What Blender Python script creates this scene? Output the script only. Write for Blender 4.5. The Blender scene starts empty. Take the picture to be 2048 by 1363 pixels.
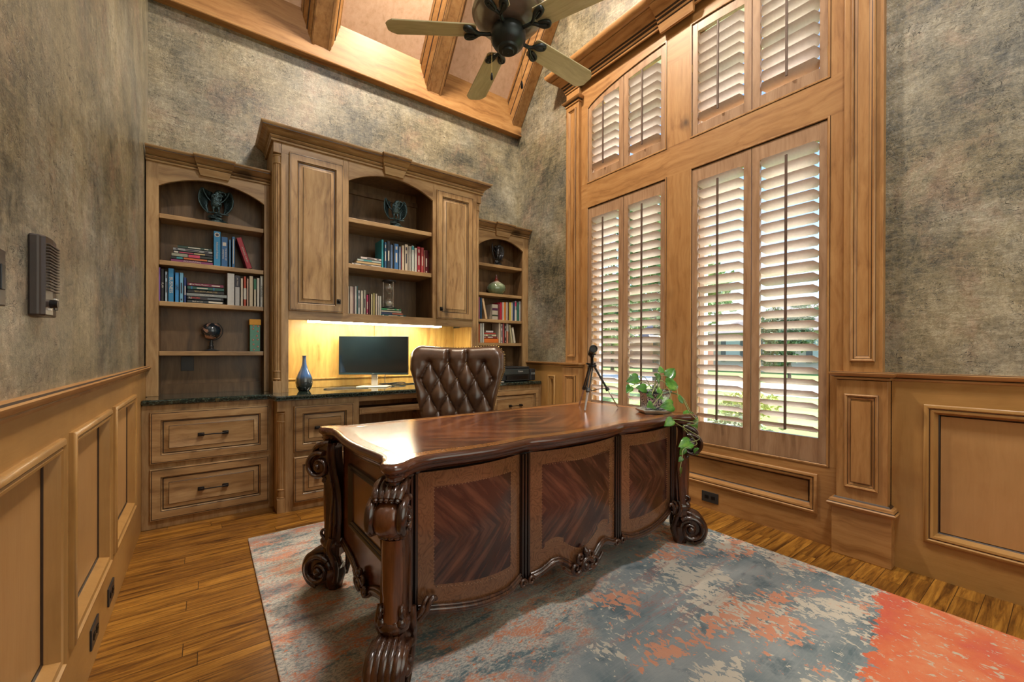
import bpy, bmesh, math, random
from mathutils import Vector, Matrix
S = bpy.context.scene
C = S.collection
PI = math.pi
random.seed(7)
# ------------------------------------------------------------------ camera
CAM_H = 1.1
YAW, PIT, ROL, FPX, CYP = 0.633831, -0.001838, -0.002985, 833.77, 705.25
cam = bpy.data.cameras.new('camera'); camo = bpy.data.objects.new('camera', cam); C.objects.link(camo)
cam.sensor_width = 36.0; cam.sensor_fit = 'HORIZONTAL'
cam.lens = FPX * 36.0 / 2048
cam.shift_y = (CYP - 681.5) / 2048
cam.clip_start = 0.02; cam.clip_end = 400
fwd = Vector((math.sin(YAW), math.cos(YAW), 0))
camo.matrix_world = Matrix.Translation((0, 0, CAM_H)) @ Matrix.Rotation(-YAW, 4, 'Z') @ Matrix.Rotation(PI/2, 4, 'X') @ Matrix.Rotation(PIT, 4, 'X') @ Matrix.Rotation(-ROL, 4, 'Z')
S.camera = camo
# ------------------------------------------------------------------ sky, sun, exposure
S.view_settings.view_transform = 'Standard'; S.view_settings.look = 'None'
S.view_settings.exposure = 1.15; S.view_settings.gamma = 1.0; S.view_settings.use_curve_mapping = False
w = bpy.data.worlds.new('sky'); S.world = w; w.use_nodes = True
nt = w.node_tree; nt.nodes.clear()
sky = nt.nodes.new('ShaderNodeTexSky'); sky.sky_type = 'NISHITA'; sky.sun_disc = False
sky.sun_elevation = math.radians(48); sky.sun_rotation = math.radians(200); sky.air_density = 1.0; sky.dust_density = .4; sky.ozone_density = 3.0
bg = nt.nodes.new('ShaderNodeBackground'); bg.inputs['Strength'].default_value = SKYSTR = 0.21
out = nt.nodes.new('ShaderNodeOutputWorld'); nt.links.new(sky.outputs[0], bg.inputs[0]); nt.links.new(bg.outputs[0], out.inputs[0])
def light(name, kind, loc, energy, color=(1, 1, 1), rot=(0, 0, 0), **k):
    l = bpy.data.lights.new(name, kind); l.energy = energy; l.color = color
    for a, b in k.items(): setattr(l, a, b)
    o = bpy.data.objects.new(name, l); o.location = loc; o.rotation_euler = rot; C.objects.link(o); return o
light('sun', 'SUN', (20, -8, 20), 8, (1, .95, .86), (math.radians(40), 0, math.radians(62)), angle=.012)
# unseen vault lights and a fill light added behind the camera
light('unseen_vault_light', 'AREA', (1.55, 2.62, 4.96), 60, (1, .84, .64), (0, 0, 0), shape='DISK', size=.26)
light('unseen_vault_light', 'AREA', (1.2, .0, 4.93), 42, (1, .95, .90), (0, 0, 0), shape='DISK', size=.5)  # overhead fill added above the camera, no fixture known there
light('fill_light', 'AREA', (1.5, -1.1, 1.9), 98, (.77, .88, 1), (math.radians(-97), 0, 0), shape='RECTANGLE', size=2.6, size_y=2.6)  # added area light, cool fill for the whole room
try:
    S.cycles.use_denoising = True; S.cycles.denoiser = 'OPENIMAGEDENOISE'
    S.cycles.max_bounces = 8; S.cycles.diffuse_bounces = 4; S.cycles.glossy_bounces = 4; S.cycles.transparent_max_bounces = 12
    S.cycles.sample_clamp_indirect = 6; S.cycles.caustics_reflective = False; S.cycles.caustics_refractive = False
except Exception: pass
# ------------------------------------------------------------------ materials
class NT:
    def __init__(s, m): s.t = m.node_tree
    def n(s, ty, **k):
        nd = s.t.nodes.new(ty)
        for a, b in k.items():
            if a.startswith('i_'):
                key = a[2:]; key = int(key) if key.isdigit() else key.replace('_', ' ')
                nd.inputs[key].default_value = b
            else: setattr(nd, a, b)
        return nd
    def l(s, a, b): s.t.links.new(a, b)
    def coord(s, scale=(1, 1, 1), rot=(0, 0, 0), loc=(0, 0, 0), src='Object'):
        tc = s.n('ShaderNodeTexCoord'); mp = s.n('ShaderNodeMapping')
        mp.inputs['Scale'].default_value = scale; mp.inputs['Rotation'].default_value = rot; mp.inputs['Location'].default_value = loc
        s.l(tc.outputs[src], mp.inputs[0]); return mp.outputs[0]
    def noise(s, vec, scale, detail=4, rough=.55, dist=0):
        nd = s.n('ShaderNodeTexNoise'); nd.inputs['Scale'].default_value = scale; nd.inputs['Detail'].default_value = detail
        nd.inputs['Roughness'].default_value = rough; nd.inputs['Distortion'].default_value = dist
        s.l(vec, nd.inputs['Vector']); return nd.outputs['Fac']
    def ramp(s, fac, stops, interp='LINEAR'):
        r = s.n('ShaderNodeValToRGB'); r.color_ramp.interpolation = interp
        el = r.color_ramp.elements
        while len(el) < len(stops): el.new(.5)
        stops = sorted(stops, key=lambda q: q[0])
        for e, (p, c) in zip(el, stops): e.position = p; e.color = (*c, 1) if len(c) == 3 else c
        s.l(fac, r.inputs[0]); return r.outputs[0]
    def mask(s, fac, a, b):
        return s.ramp(fac, [(a, (0, 0, 0)), (b, (1, 1, 1))])
    def mix(s, f, a, b, mode='MIX'):
        m = s.n('ShaderNodeMix', data_type='RGBA', blend_type=mode)
        for sock, v in ((m.inputs[0], f), (m.inputs[6], a), (m.inputs[7], b)):
            if hasattr(v, 'is_linked'): s.l(v, sock)
            elif isinstance(v, (int, float)): sock.default_value = v
            else: sock.default_value = (*v, 1)
        return m.outputs[2]
    def math(s, op, a, b=0.0, c=None):
        m = s.n('ShaderNodeMath', operation=op)
        for i, v in enumerate((a, b) if c is None else (a, b, c)):
            if hasattr(v, 'is_linked'): s.l(v, m.inputs[i])
            else: m.inputs[i].default_value = v
        return m.outputs[0]
def new(name):
    m = bpy.data.materials.new(name); m.use_nodes = True
    b = m.node_tree.nodes['Principled BSDF']; return m, NT(m), b
def plain(name, col, rough=.5, metal=0, coat=0, spec=.5, bump=None):
    m, t, b = new(name)
    v = t.noise(t.coord(), 60, 3)
    t.l(t.mix(.12, col, t.ramp(v, [(.3, tuple(c*.55 for c in col)), (.7, tuple(min(1, c*1.4) for c in col))])), b.inputs['Base Color'])
    b.inputs['Roughness'].default_value = rough; b.inputs['Metallic'].default_value = metal
    b.inputs['Coat Weight'].default_value = coat; b.inputs['Coat Roughness'].default_value = .1
    b.inputs['Specular IOR Level'].default_value = spec
    if bump:
        bp = t.n('ShaderNodeBump'); bp.inputs['Strength'].default_value = bump[1]; bp.inputs['Distance'].default_value = .01
        t.l(t.noise(t.coord(), bump[0], 5), bp.inputs['Height']); t.l(bp.outputs[0], b.inputs['Normal'])
    return m
AX = {'x': (.06, 1, 1), 'y': (1, .06, 1), 'z': (1, 1, .06)}
def wood(name, light_c, mid_c, dark_c, axis='z', rough=.42, coat=.15, knots=.5, scale=1.0, blotch=.35, grain=1.0):
    m, t, b = new(name)
    sc = AX[axis]
    v = t.coord(tuple(c*scale for c in sc))
    warp = t.n('ShaderNodeVectorMath', operation='ADD')
    nz = t.n('ShaderNodeTexNoise'); nz.inputs['Scale'].default_value = 3; nz.inputs['Detail'].default_value = 2
    raw = t.coord((1, 1, 1)); t.l(raw, nz.inputs['Vector'])
    vs = t.n('ShaderNodeVectorMath', operation='SCALE'); vs.inputs['Scale'].default_value = .10
    t.l(nz.outputs['Color'], vs.inputs[0]); t.l(v, warp.inputs[0]); t.l(vs.outputs[0], warp.inputs[1])
    g = t.noise(warp.outputs[0], 26, 6, .6)
    fine = t.noise(v, 160, 3, .6)
    big = t.noise(raw, 2.2, 3)
    if grain < 1: g = t.math('ADD', t.math('MULTIPLY', g, grain), t.math('MULTIPLY', t.noise(raw, 5, 4), 1-grain))
    col = t.ramp(g, [(.28, dark_c), (.46, mid_c), (.66, light_c)])
    col = t.mix(t.math('MULTIPLY', t.mask(fine, .45, .75), .22), col, dark_c)
    col = t.mix(t.math('MULTIPLY', t.mask(big, .35, .75), blotch), col, tuple(c*.62 for c in mid_c))
    if knots:
        vo = t.n('ShaderNodeTexVoronoi'); vo.inputs['Scale'].default_value = 3.6*scale; vo.inputs['Randomness'].default_value = 1
        kw = t.coord({'x': (.55, 1, 1), 'y': (1, .55, 1), 'z': (1, 1, .55)}[axis])
        wa = t.n('ShaderNodeVectorMath', operation='ADD'); t.l(kw, wa.inputs[0]); t.l(vs.outputs[0], wa.inputs[1]); t.l(wa.outputs[0], vo.inputs['Vector'])
        k = t.ramp(vo.outputs['Distance'], [(.07, (1, 1, 1)), (.13, (.40, .40, .40)), (.22, (0, 0, 0))])
        rnd = t.mask(t.math('FRACT', t.math('MULTIPLY', t.n('ShaderNodeSeparateColor').outputs[0], 1)), 0, 1) if False else None
        sepc = t.n('ShaderNodeSeparateColor'); t.l(vo.outputs['Color'], sepc.inputs[0])
        sel = t.math('GREATER_THAN', sepc.outputs[0], 1-knots)
        col = t.mix(t.math('MULTIPLY', t.math('MULTIPLY', k, sel), .85), col, tuple(c*.22 for c in dark_c))
    t.l(col, b.inputs['Base Color'])
    b.inputs['Roughness'].default_value = rough; b.inputs['Coat Weight'].default_value = coat; b.inputs['Coat Roughness'].default_value = .22
    bp = t.n('ShaderNodeBump'); bp.inputs['Strength'].default_value = .08; bp.inputs['Distance'].default_value = .004
    t.l(fine, bp.inputs['Height']); t.l(bp.outputs[0], b.inputs['Normal'])
    return m
M = {}
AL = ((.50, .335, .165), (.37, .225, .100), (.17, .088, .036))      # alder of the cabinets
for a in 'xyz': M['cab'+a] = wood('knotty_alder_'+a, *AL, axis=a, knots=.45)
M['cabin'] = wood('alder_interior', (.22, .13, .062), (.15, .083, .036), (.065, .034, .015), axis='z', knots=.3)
HN = ((.48, .265, .10), (.39, .195, .065), (.22, .095, .028))        # honey wood of window wall and ceiling
for a in 'xyz': M['hon'+a] = wood('honey_pine_'+a, *HN, axis=a, knots=.45, rough=.46, coat=.06)
M['panel'] = wood('wainscot_panel', (.47, .275, .115), (.43, .245, .098), (.35, .185, .068), axis='z', knots=0, blotch=.3, rough=.38, grain=.45)
for a in 'yz': M['wns'+a] = wood('wainscot_honey_'+a, (.45, .255, .088), (.39, .215, .068), (.27, .13, .038), axis=a, knots=.12, rough=.38, grain=.45)
M['ceil'] = wood('ceiling_panel', (.76, .54, .40), (.70, .47, .33), (.58, .37, .24), axis='y', knots=0, blotch=.3, rough=.38)
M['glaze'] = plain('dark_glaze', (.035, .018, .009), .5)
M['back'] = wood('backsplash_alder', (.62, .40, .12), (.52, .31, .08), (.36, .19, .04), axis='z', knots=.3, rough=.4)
def wallpaper():
    m, t, b = new('mottled_wallpaper')
    p = t.coord()
    br1 = t.noise(t.coord((.45, .45, 1.6), (.7, .6, 0), (2, 8, 1)), 24, 8, .8, 1.3); br2 = t.noise(t.coord((1.6, 1.6, .5), (-.5, .5, 0), (6, 3, 1)), 20, 8, .8, 1.0)
    n1 = t.noise(p, 1.7, 8, .72, .3); n3 = t.noise(p, 48, 4, .8, 2.2)
    v = t.math('ADD', t.math('ADD', t.math('MULTIPLY', n1, .38), t.math('MULTIPLY', br1, .26)), t.math('ADD', t.math('MULTIPLY', br2, .20), t.math('MULTIPLY', n3, .16)))
    col = t.ramp(v, [(.41, (.020, .022, .016)), (.455, (.085, .080, .055)), (.495, (.185, .160, .098)), (.54, (.285, .248, .160)), (.60, (.48, .43, .31))])
    gr = t.noise(t.coord(loc=(9, 1, 5)), 1.5, 6, .7)
    col = t.mix(t.math('MULTIPLY', t.mask(gr, .44, .68), .50), col, t.ramp(v, [(.42, (.035, .045, .05)), (.49, (.16, .18, .185)), (.58, (.42, .45, .44))]))
    pk = t.noise(t.coord(loc=(3, 7, 2)), 2.9, 7, .74, .3)
    col = t.mix(t.math('MULTIPLY', t.mask(pk, .52, .74), .60), col, t.ramp(v, [(.42, (.06, .03, .02)), (.50, (.28, .15, .10)), (.58, (.55, .36, .27))]))
    ck = t.noise(t.coord((1, 1, 1.4), loc=(1, 2, 3)), 11, 3, .6, 2.4)
    line = t.mask(t.math('ABSOLUTE', t.math('SUBTRACT', ck, .5)), .014, .004)
    where = t.mask(t.noise(t.coord(loc=(4, 4, 4)), 6, 2), .50, .56)
    line = t.math('MULTIPLY', line, where)
    col = t.mix(t.math('MULTIPLY', line, .95), col, (.018, .018, .015))
    t.l(col, b.inputs['Base Color']); b.inputs['Roughness'].default_value = .40; b.inputs['Coat Weight'].default_value = .6; b.inputs['Coat Roughness'].default_value = .33
    bp = t.n('ShaderNodeBump'); bp.inputs['Strength'].default_value = .5; bp.inputs['Distance'].default_value = .006
    t.l(t.math('ADD', n3, t.math('MULTIPLY', line, -.8)), bp.inputs['Height']); t.l(bp.outputs[0], b.inputs['Normal'])
    return m
M['paper'] = wallpaper()
def floor_mat():
    m, t, b = new('oak_floor')
    br = t.n('ShaderNodeTexBrick'); br.offset = 0; br.offset_frequency = 1
    br.inputs['Scale'].default_value = 1; br.inputs['Brick Width'].default_value = .83; br.inputs['Row Height'].default_value = .083
    br.inputs['Mortar Size'].default_value = .0013; br.inputs['Color1'].default_value = (0, 0, 0, 1); br.inputs['Color2'].default_value = (1, 1, 1, 1); br.inputs['Mortar'].default_value = (0, 0, 0, 1); br.inputs['Bias'].default_value = 0
    sx = t.n('ShaderNodeSeparateXYZ'); t.l(t.coord(), sx.inputs[0])
    wn = t.n('ShaderNodeTexWhiteNoise', noise_dimensions='1D'); t.l(t.math('FLOOR', t.math('DIVIDE', sx.outputs[1], .083)), wn.inputs['W'])
    cv = t.n('ShaderNodeCombineXYZ'); t.l(t.math('ADD', sx.outputs[0], t.math('MULTIPLY', wn.outputs['Value'], 7.0)), cv.inputs[0]); t.l(sx.outputs[1], cv.inputs[1]); t.l(cv.outputs[0], br.inputs['Vector'])
    sc = t.n('ShaderNodeSeparateColor'); t.l(br.outputs['Color'], sc.inputs[0])
    tone = sc.outputs[0]
    off = t.n('ShaderNodeVectorMath', operation='ADD'); cx = t.n('ShaderNodeCombineXYZ'); t.l(t.math('MULTIPLY', tone, 13.7), cx.inputs[0]); t.l(t.math('MULTIPLY', tone, 5.1), cx.inputs[1])
    t.l(t.coord((.07, 1, 1)), off.inputs[0]); t.l(cx.outputs[0], off.inputs[1])
    g = t.noise(off.outputs[0], 30, 7, .72, 1.2)
    g2 = t.noise(off.outputs[0], 90, 3, .6)
    col = t.ramp(g, [(.34, (.06, .022, .004)), (.45, (.20, .085, .013)), (.60, (.39, .19, .032))])
    col = t.mix(t.math('MULTIPLY', t.mask(g2, .48, .7), .5), col, (.07, .026, .005))
    col = t.mix(.55, col, t.mix(tone, t.mix(1, col, (.62, .52, .42), 'MULTIPLY'), t.mix(1, col, (1.35, 1.32, 1.2), 'MULTIPLY')))
    col = t.mix(br.outputs['Fac'], col, (.03, .012, .004))
    t.l(col, b.inputs['Base Color']); b.inputs['Roughness'].default_value = .33; b.inputs['Coat Weight'].default_value = .25; b.inputs['Coat Roughness'].default_value = .18
    bp = t.n('ShaderNodeBump'); bp.inputs['Strength'].default_value = .25; bp.inputs['Distance'].default_value = .003
    t.l(t.math('SUBTRACT', g2, br.outputs['Fac']), bp.inputs['Height']); t.l(bp.outputs[0], b.inputs['Normal'])
    return m
M['floor'] = floor_mat()
def rug_mat():
    m, t, b = new('abstract_rug')
    def nz(sx, sy, sc, d=5, r=.62, ds=.4, lo=(0, 0, 0)): return t.noise(t.coord((sx, sy, 1), loc=lo), sc, d, r, ds)
    sep = t.n('ShaderNodeSeparateXYZ'); t.l(t.coord(), sep.inputs[0]); X, Y = sep.outputs[0], sep.outputs[1]
    base = t.ramp(nz(1, 1.3, 2.2, 6), [(.30, (.07, .13, .165)), (.45, (.18, .23, .26)), (.60, (.27, .31, .335)), (.75, (.36, .40, .42))])
    base = t.mix(t.math('MULTIPLY', t.mask(nz(1, 1.2, 6, 5, .65, .3, (2, 5, 0)), .55, .66), .65), base, (.035, .085, .12))
    base = t.mix(t.math('MULTIPLY', t.mask(nz(1, 60, 3, 3, .6, 0, (2, 5, 0)), .5, .7), .25), base, (.36, .38, .40))
    def flakes(sx, sy, sc, bigsc, a, b_, lo, w_=1.25):
        f = nz(sx, sy, sc, 3, .62, .6, lo); bg_ = nz(1, 1.4, bigsc, 3, .5, 0, (lo[1], lo[0], 0))
        return t.mask(t.math('ADD', f, t.math('MULTIPLY', t.math('SUBTRACT', bg_, .5), w_)), a, b_)
    # creamier towards the window side of the rug
    bias = t.math('MULTIPLY', t.math('SUBTRACT', X, 1.7), .085)
    fl = nz(1.6, 1.0, 26, 3, .62, .7, (5, 1, 0)); bg1 = nz(1, 1.5, 2.6, 3, .5, 0, (1, 5, 0))
    cream = t.mask(t.math('ADD', t.math('ADD', fl, bias), t.math('MULTIPLY', t.math('SUBTRACT', bg1, .5), 1.15)), .562, .578)
    col = t.mix(cream, base, (.53, .50, .44))
    sal = flakes(1.5, 1.0, 26, 2.6, .635, .65, (11, 3, 0), 1.2)
    col = t.mix(sal, col, t.mix(nz(1, 1, 8), (.58, .34, .24), (.58, .20, .11)))
    # worn speckled part on the far side
    Yn = t.math('ADD', Y, t.math('MULTIPLY', t.math('SUBTRACT', nz(1, 1, 3, 4), .5), .7))
    far = t.mask(t.math('SUBTRACT', t.math('MULTIPLY', Yn, .9), t.math('MULTIPLY', X, .52)), .34, .52)
    sp = nz(1, 1.8, 75, 3, .8, 0)
    worn = t.mix(t.mask(sp, .42, .55), (.24, .27, .28), (.56, .53, .48))
    worn = t.mix(t.math('MULTIPLY', t.mask(nz(.9, 1.8, 7, 5, .75, .4, (1, 9, 0)), .50, .58), t.mask(nz(1, 1.8, 90, 3, .8, 0, (1, 1, 0)), .40, .52)), worn, (.60, .22, .11))
    worn = t.mix(t.math('MULTIPLY', t.mask(nz(.8, 2.2, 4.2, 5, .75, .4, (6, 2, 0)), .53, .60), t.mask(nz(1, 1.8, 70, 3, .8, 0, (9, 1, 0)), .36, .50)), worn, (.09, .16, .19))
    worn = t.mix(t.mask(nz(1, 1.6, 46, 3, .7, 0, (3, 3, 0)), .60, .65), worn, (.62, .19, .07))
    col = t.mix(t.math('MULTIPLY', far, .95), col, worn)
    # plum and grey stripes in the middle
    st = t.math('MULTIPLY', t.mask(nz(.5, 3, 3, 4, .7, 0, (8, 8, 0)), .56, .62), t.mask(sp, .42, .56))
    col = t.mix(t.math('MULTIPLY', st, t.math('MULTIPLY', t.mask(Y, .75, 1.0), .6)), col, (.30, .12, .11))
    edge = t.math('ADD', t.math('MULTIPLY', X, .16), t.math('MULTIPLY', t.math('SUBTRACT', nz(1, 1, 13, 4, .75), .5), .22))
    band = t.mask(t.math('SUBTRACT', t.math('ADD', edge, .145), Y), -.006, .006)
    coral = t.ramp(nz(1, 1, 5), [(.3, (.55, .085, .06)), (.5, (.62, .15, .06)), (.7, (.66, .25, .12))])
    coral = t.mix(t.mask(nz(1.6, 1, 30, 4, .65, .6, (2, 2, 0)), .59, .63), coral, (.52, .44, .35))
    col = t.mix(band, col, coral)
    t.l(col, b.inputs['Base Color']); b.inputs['Roughness'].default_value = .9; b.inputs['Sheen Weight'].default_value = .15
    bp = t.n('ShaderNodeBump'); bp.inputs['Strength'].default_value = .5; bp.inputs['Distance'].default_value = .004
    t.l(t.math('ADD', t.noise(t.coord(), 300, 2), t.math('MULTIPLY', cream, .3)), bp.inputs['Height']); t.l(bp.outputs[0], b.inputs['Normal'])
    return m
M['rug'] = rug_mat()
def granite():
    m, t, b = new('dark_granite')
    n = t.noise(t.coord(), 90, 4, .75); n2 = t.noise(t.coord(), 30, 3, .6)
    col = t.ramp(n, [(.42, (.006, .010, .009)), (.55, (.02, .034, .028)), (.68, (.10, .13, .10))])
    col = t.mix(t.mask(n2, .62, .7), col, (.08, .07, .035))
    t.l(col, b.inputs['Base Color']); b.inputs['Roughness'].default_value = .06; b.inputs['Coat Weight'].default_value = .6; b.inputs['Coat Roughness'].default_value = .02
    return m
M['granite'] = granite()
def mahog(name, l_, m_, d_, axis, rough=.22, coat=.6, sc=1.0):
    return wood(name, l_, m_, d_, axis=axis, rough=rough, coat=coat, knots=0, scale=sc, blotch=.4)
M['mah'] = mahog('dark_mahogany', (.07, .024, .012), (.038, .013, .007), (.012, .004, .003), 'z')
M['mahx'] = mahog('dark_mahogany_long', (.15, .048, .022), (.075, .023, .011), (.025, .008, .005), 'x')
M['mahl'] = mahog('carved_mahogany', (.105, .040, .017), (.040, .014, .007), (.010, .004, .003), 'z', .22, .6, 1.5)
M['mahr'] = mahog('red_mahogany', (.19, .070, .028), (.115, .040, .016), (.05, .016, .008), 'z')
M['ebony'] = plain('ebonised_trim', (.012, .006, .005), .25, coat=.6)
def chevron(name, mode, cx=0, cz=0):
    m, t, b = new(name)
    sep = t.n('ShaderNodeSeparateXYZ'); t.l(t.coord(), sep.inputs[0]); X, Y, Z = sep.outputs
    if mode == 'front':
        s_ = t.math('ADD', t.math('SUBTRACT', X, cx), t.math('ABSOLUTE', t.math('SUBTRACT', Z, cz)))
        u = t.math('SUBTRACT', t.math('SUBTRACT', X, cx), t.math('ABSOLUTE', t.math('SUBTRACT', Z, cz)))
        d, md, l_ = (.020, .008, .008), (.042, .015, .012), (.125, .05, .032)
    else:
        s_ = t.math('ADD', t.math('MULTIPLY', t.math('ABSOLUTE', X), .55), t.math('MULTIPLY', t.math('ABSOLUTE', t.math('ADD', Y, .0)), 1.0))
        u = t.math('SUBTRACT', t.math('ABSOLUTE', X), t.math('MULTIPLY', t.math('ABSOLUTE', Y), .55))
        d, md, l_ = (.06, .017, .009), (.17, .050, .020), (.44, .16, .058)
    cb = t.n('ShaderNodeCombineXYZ'); t.l(s_, cb.inputs[0]); t.l(t.math('MULTIPLY', u, .12), cb.inputs[1])
    g = t.noise(cb.outputs[0], 24 if mode == 'front' else 16, 4, .6, .5)
    col = t.ramp(g, [(.30, d), (.48, md), (.68, l_)])
    t.l(col, b.inputs['Base Color']); b.inputs['Roughness'].default_value = .22; b.inputs['Coat Weight'].default_value = 1.0 if mode == 'top' else .5; b.inputs['Coat Roughness'].default_value = .21 if mode == 'top' else .12; b.inputs['Coat IOR'].default_value = 1.62 if mode == 'top' else 1.5
    return m
M['chevtop'] = chevron('feathered_mahogany_top', 'top')
def burl(name, l_, m_, d_, sc=22):
    m, t, b = new(name)
    p = t.coord((1, 1, .8)); n = t.noise(p, sc*.5, 2, .5, 1.5)
    rings = t.math('FRACT', t.math('MULTIPLY', n, 14)); f = t.noise(p, 120, 3)
    col = t.ramp(rings, [(.0, d_), (.22, m_), (.6, l_), (1, m_)])
    col = t.mix(.15, col, t.mix(f, m_, l_)); col = t.mix(.35, col, t.mix(t.noise(p, 5, 3), m_, l_))
    t.l(col, b.inputs['Base Color']); b.inputs['Roughness'].default_value = .25; b.inputs['Coat Weight'].default_value = .55; b.inputs['Coat Roughness'].default_value = .1
    return m
M['burl'] = burl('walnut_burl', (.21, .098, .048), (.135, .060, .029), (.035, .016, .010))
M['band'] = burl('satinwood_band', (.45, .20, .06), (.38, .155, .04), (.20, .07, .02))
def leather():
    m, t, b = new('brown_leather')
    n = t.noise(t.coord(), 9, 5, .6); f = t.noise(t.coord(), 220, 3, .6)
    t.l(t.ramp(n, [(.3, (.045, .020, .011)), (.6, (.10, .050, .028)), (.8, (.15, .085, .05))]), b.inputs['Base Color'])
    b.inputs['Roughness'].default_value = .30; b.inputs['Coat Weight'].default_value = .35; b.inputs['Coat Roughness'].default_value = .2
    bp = t.n('ShaderNodeBump'); bp.inputs['Strength'].default_value = .2; bp.inputs['Distance'].default_value = .003
    t.l(f, bp.inputs['Height']); t.l(bp.outputs[0], b.inputs['Normal']); return m
M['leather'] = leather()
M['black'] = plain('black_metal', (.014, .013, .014), .35, .6)
M['blackp'] = plain('black_plastic', (.02, .022, .026), .35)
M['bronze'] = plain('dark_bronze', (.06, .10, .11), .34, .75, bump=(70, .6))
M['chrome'] = plain('chrome', (.7, .7, .7), .15, 1)
M['brass'] = plain('aged_brass', (.45, .32, .12), .35, 1)
M['white'] = plain('white_paint', (.72, .72, .70), .5)
M['slat'] = plain('pale_louver', (.72, .64, .59), .45)
M['shut'] = wood('shutter_frame_wood', (.44, .28, .17), (.35, .21, .12), (.24, .13, .07), axis='z', knots=0, rough=.4)
M['rod'] = plain('dark_tilt_rod', (.10, .06, .045), .5)
M['fanmetal'] = plain('oil_rubbed_bronze', (.028, .036, .036), .38, .55)
M['fanblade'] = wood('bleached_oak_blade', (.66, .60, .38), (.56, .50, .29), (.40, .34, .18), axis='x', knots=0, rough=.5, coat=0, blotch=.15)
M['led'] = None
def emis(name, col, st):
    m, t, b = new(name); b.inputs['Base Color'].default_value = (*col, 1); b.inputs['Emission Color'].default_value = (*col, 1); b.inputs['Emission Strength'].default_value = st; return m
M['led'] = emis('lit_led_diffuser', (1, .90, .66), 30)
def glass(name):
    m, t, b = new(name); b.inputs['Transmission Weight'].default_value = 1; b.inputs['Roughness'].default_value = 0; b.inputs['IOR'].default_value = 1.45; return m
M['glass'] = glass('clear_glass')
def pane():
    m = bpy.data.materials.new('window_pane'); m.use_nodes = True; t = m.node_tree; t.nodes.clear()
    o = t.nodes.new('ShaderNodeOutputMaterial'); tr = t.nodes.new('ShaderNodeBsdfTransparent'); gl = t.nodes.new('ShaderNodeBsdfGlossy'); gl.inputs['Roughness'].default_value = .02
    mx = t.nodes.new('ShaderNodeMixShader'); mx.inputs[0].default_value = .05
    t.links.new(tr.outputs[0], mx.inputs[1]); t.links.new(gl.outputs[0], mx.inputs[2]); t.links.new(mx.outputs[0], o.inputs[0]); return m
M['pane'] = pane()
M['bulb'] = M['pane'].copy(); M['bulb'].name = 'thin_clear_glass'; M['bulb'].node_tree.nodes['Mix Shader'].inputs[0].default_value = .16
PL = {}
def col(c, rough=.5, coat=0):
    k = (tuple(round(x, 3) for x in c), rough, coat)
    if k not in PL: PL[k] = plain('paint_%d' % len(PL), c, rough, coat=coat)
    return PL[k]
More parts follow.
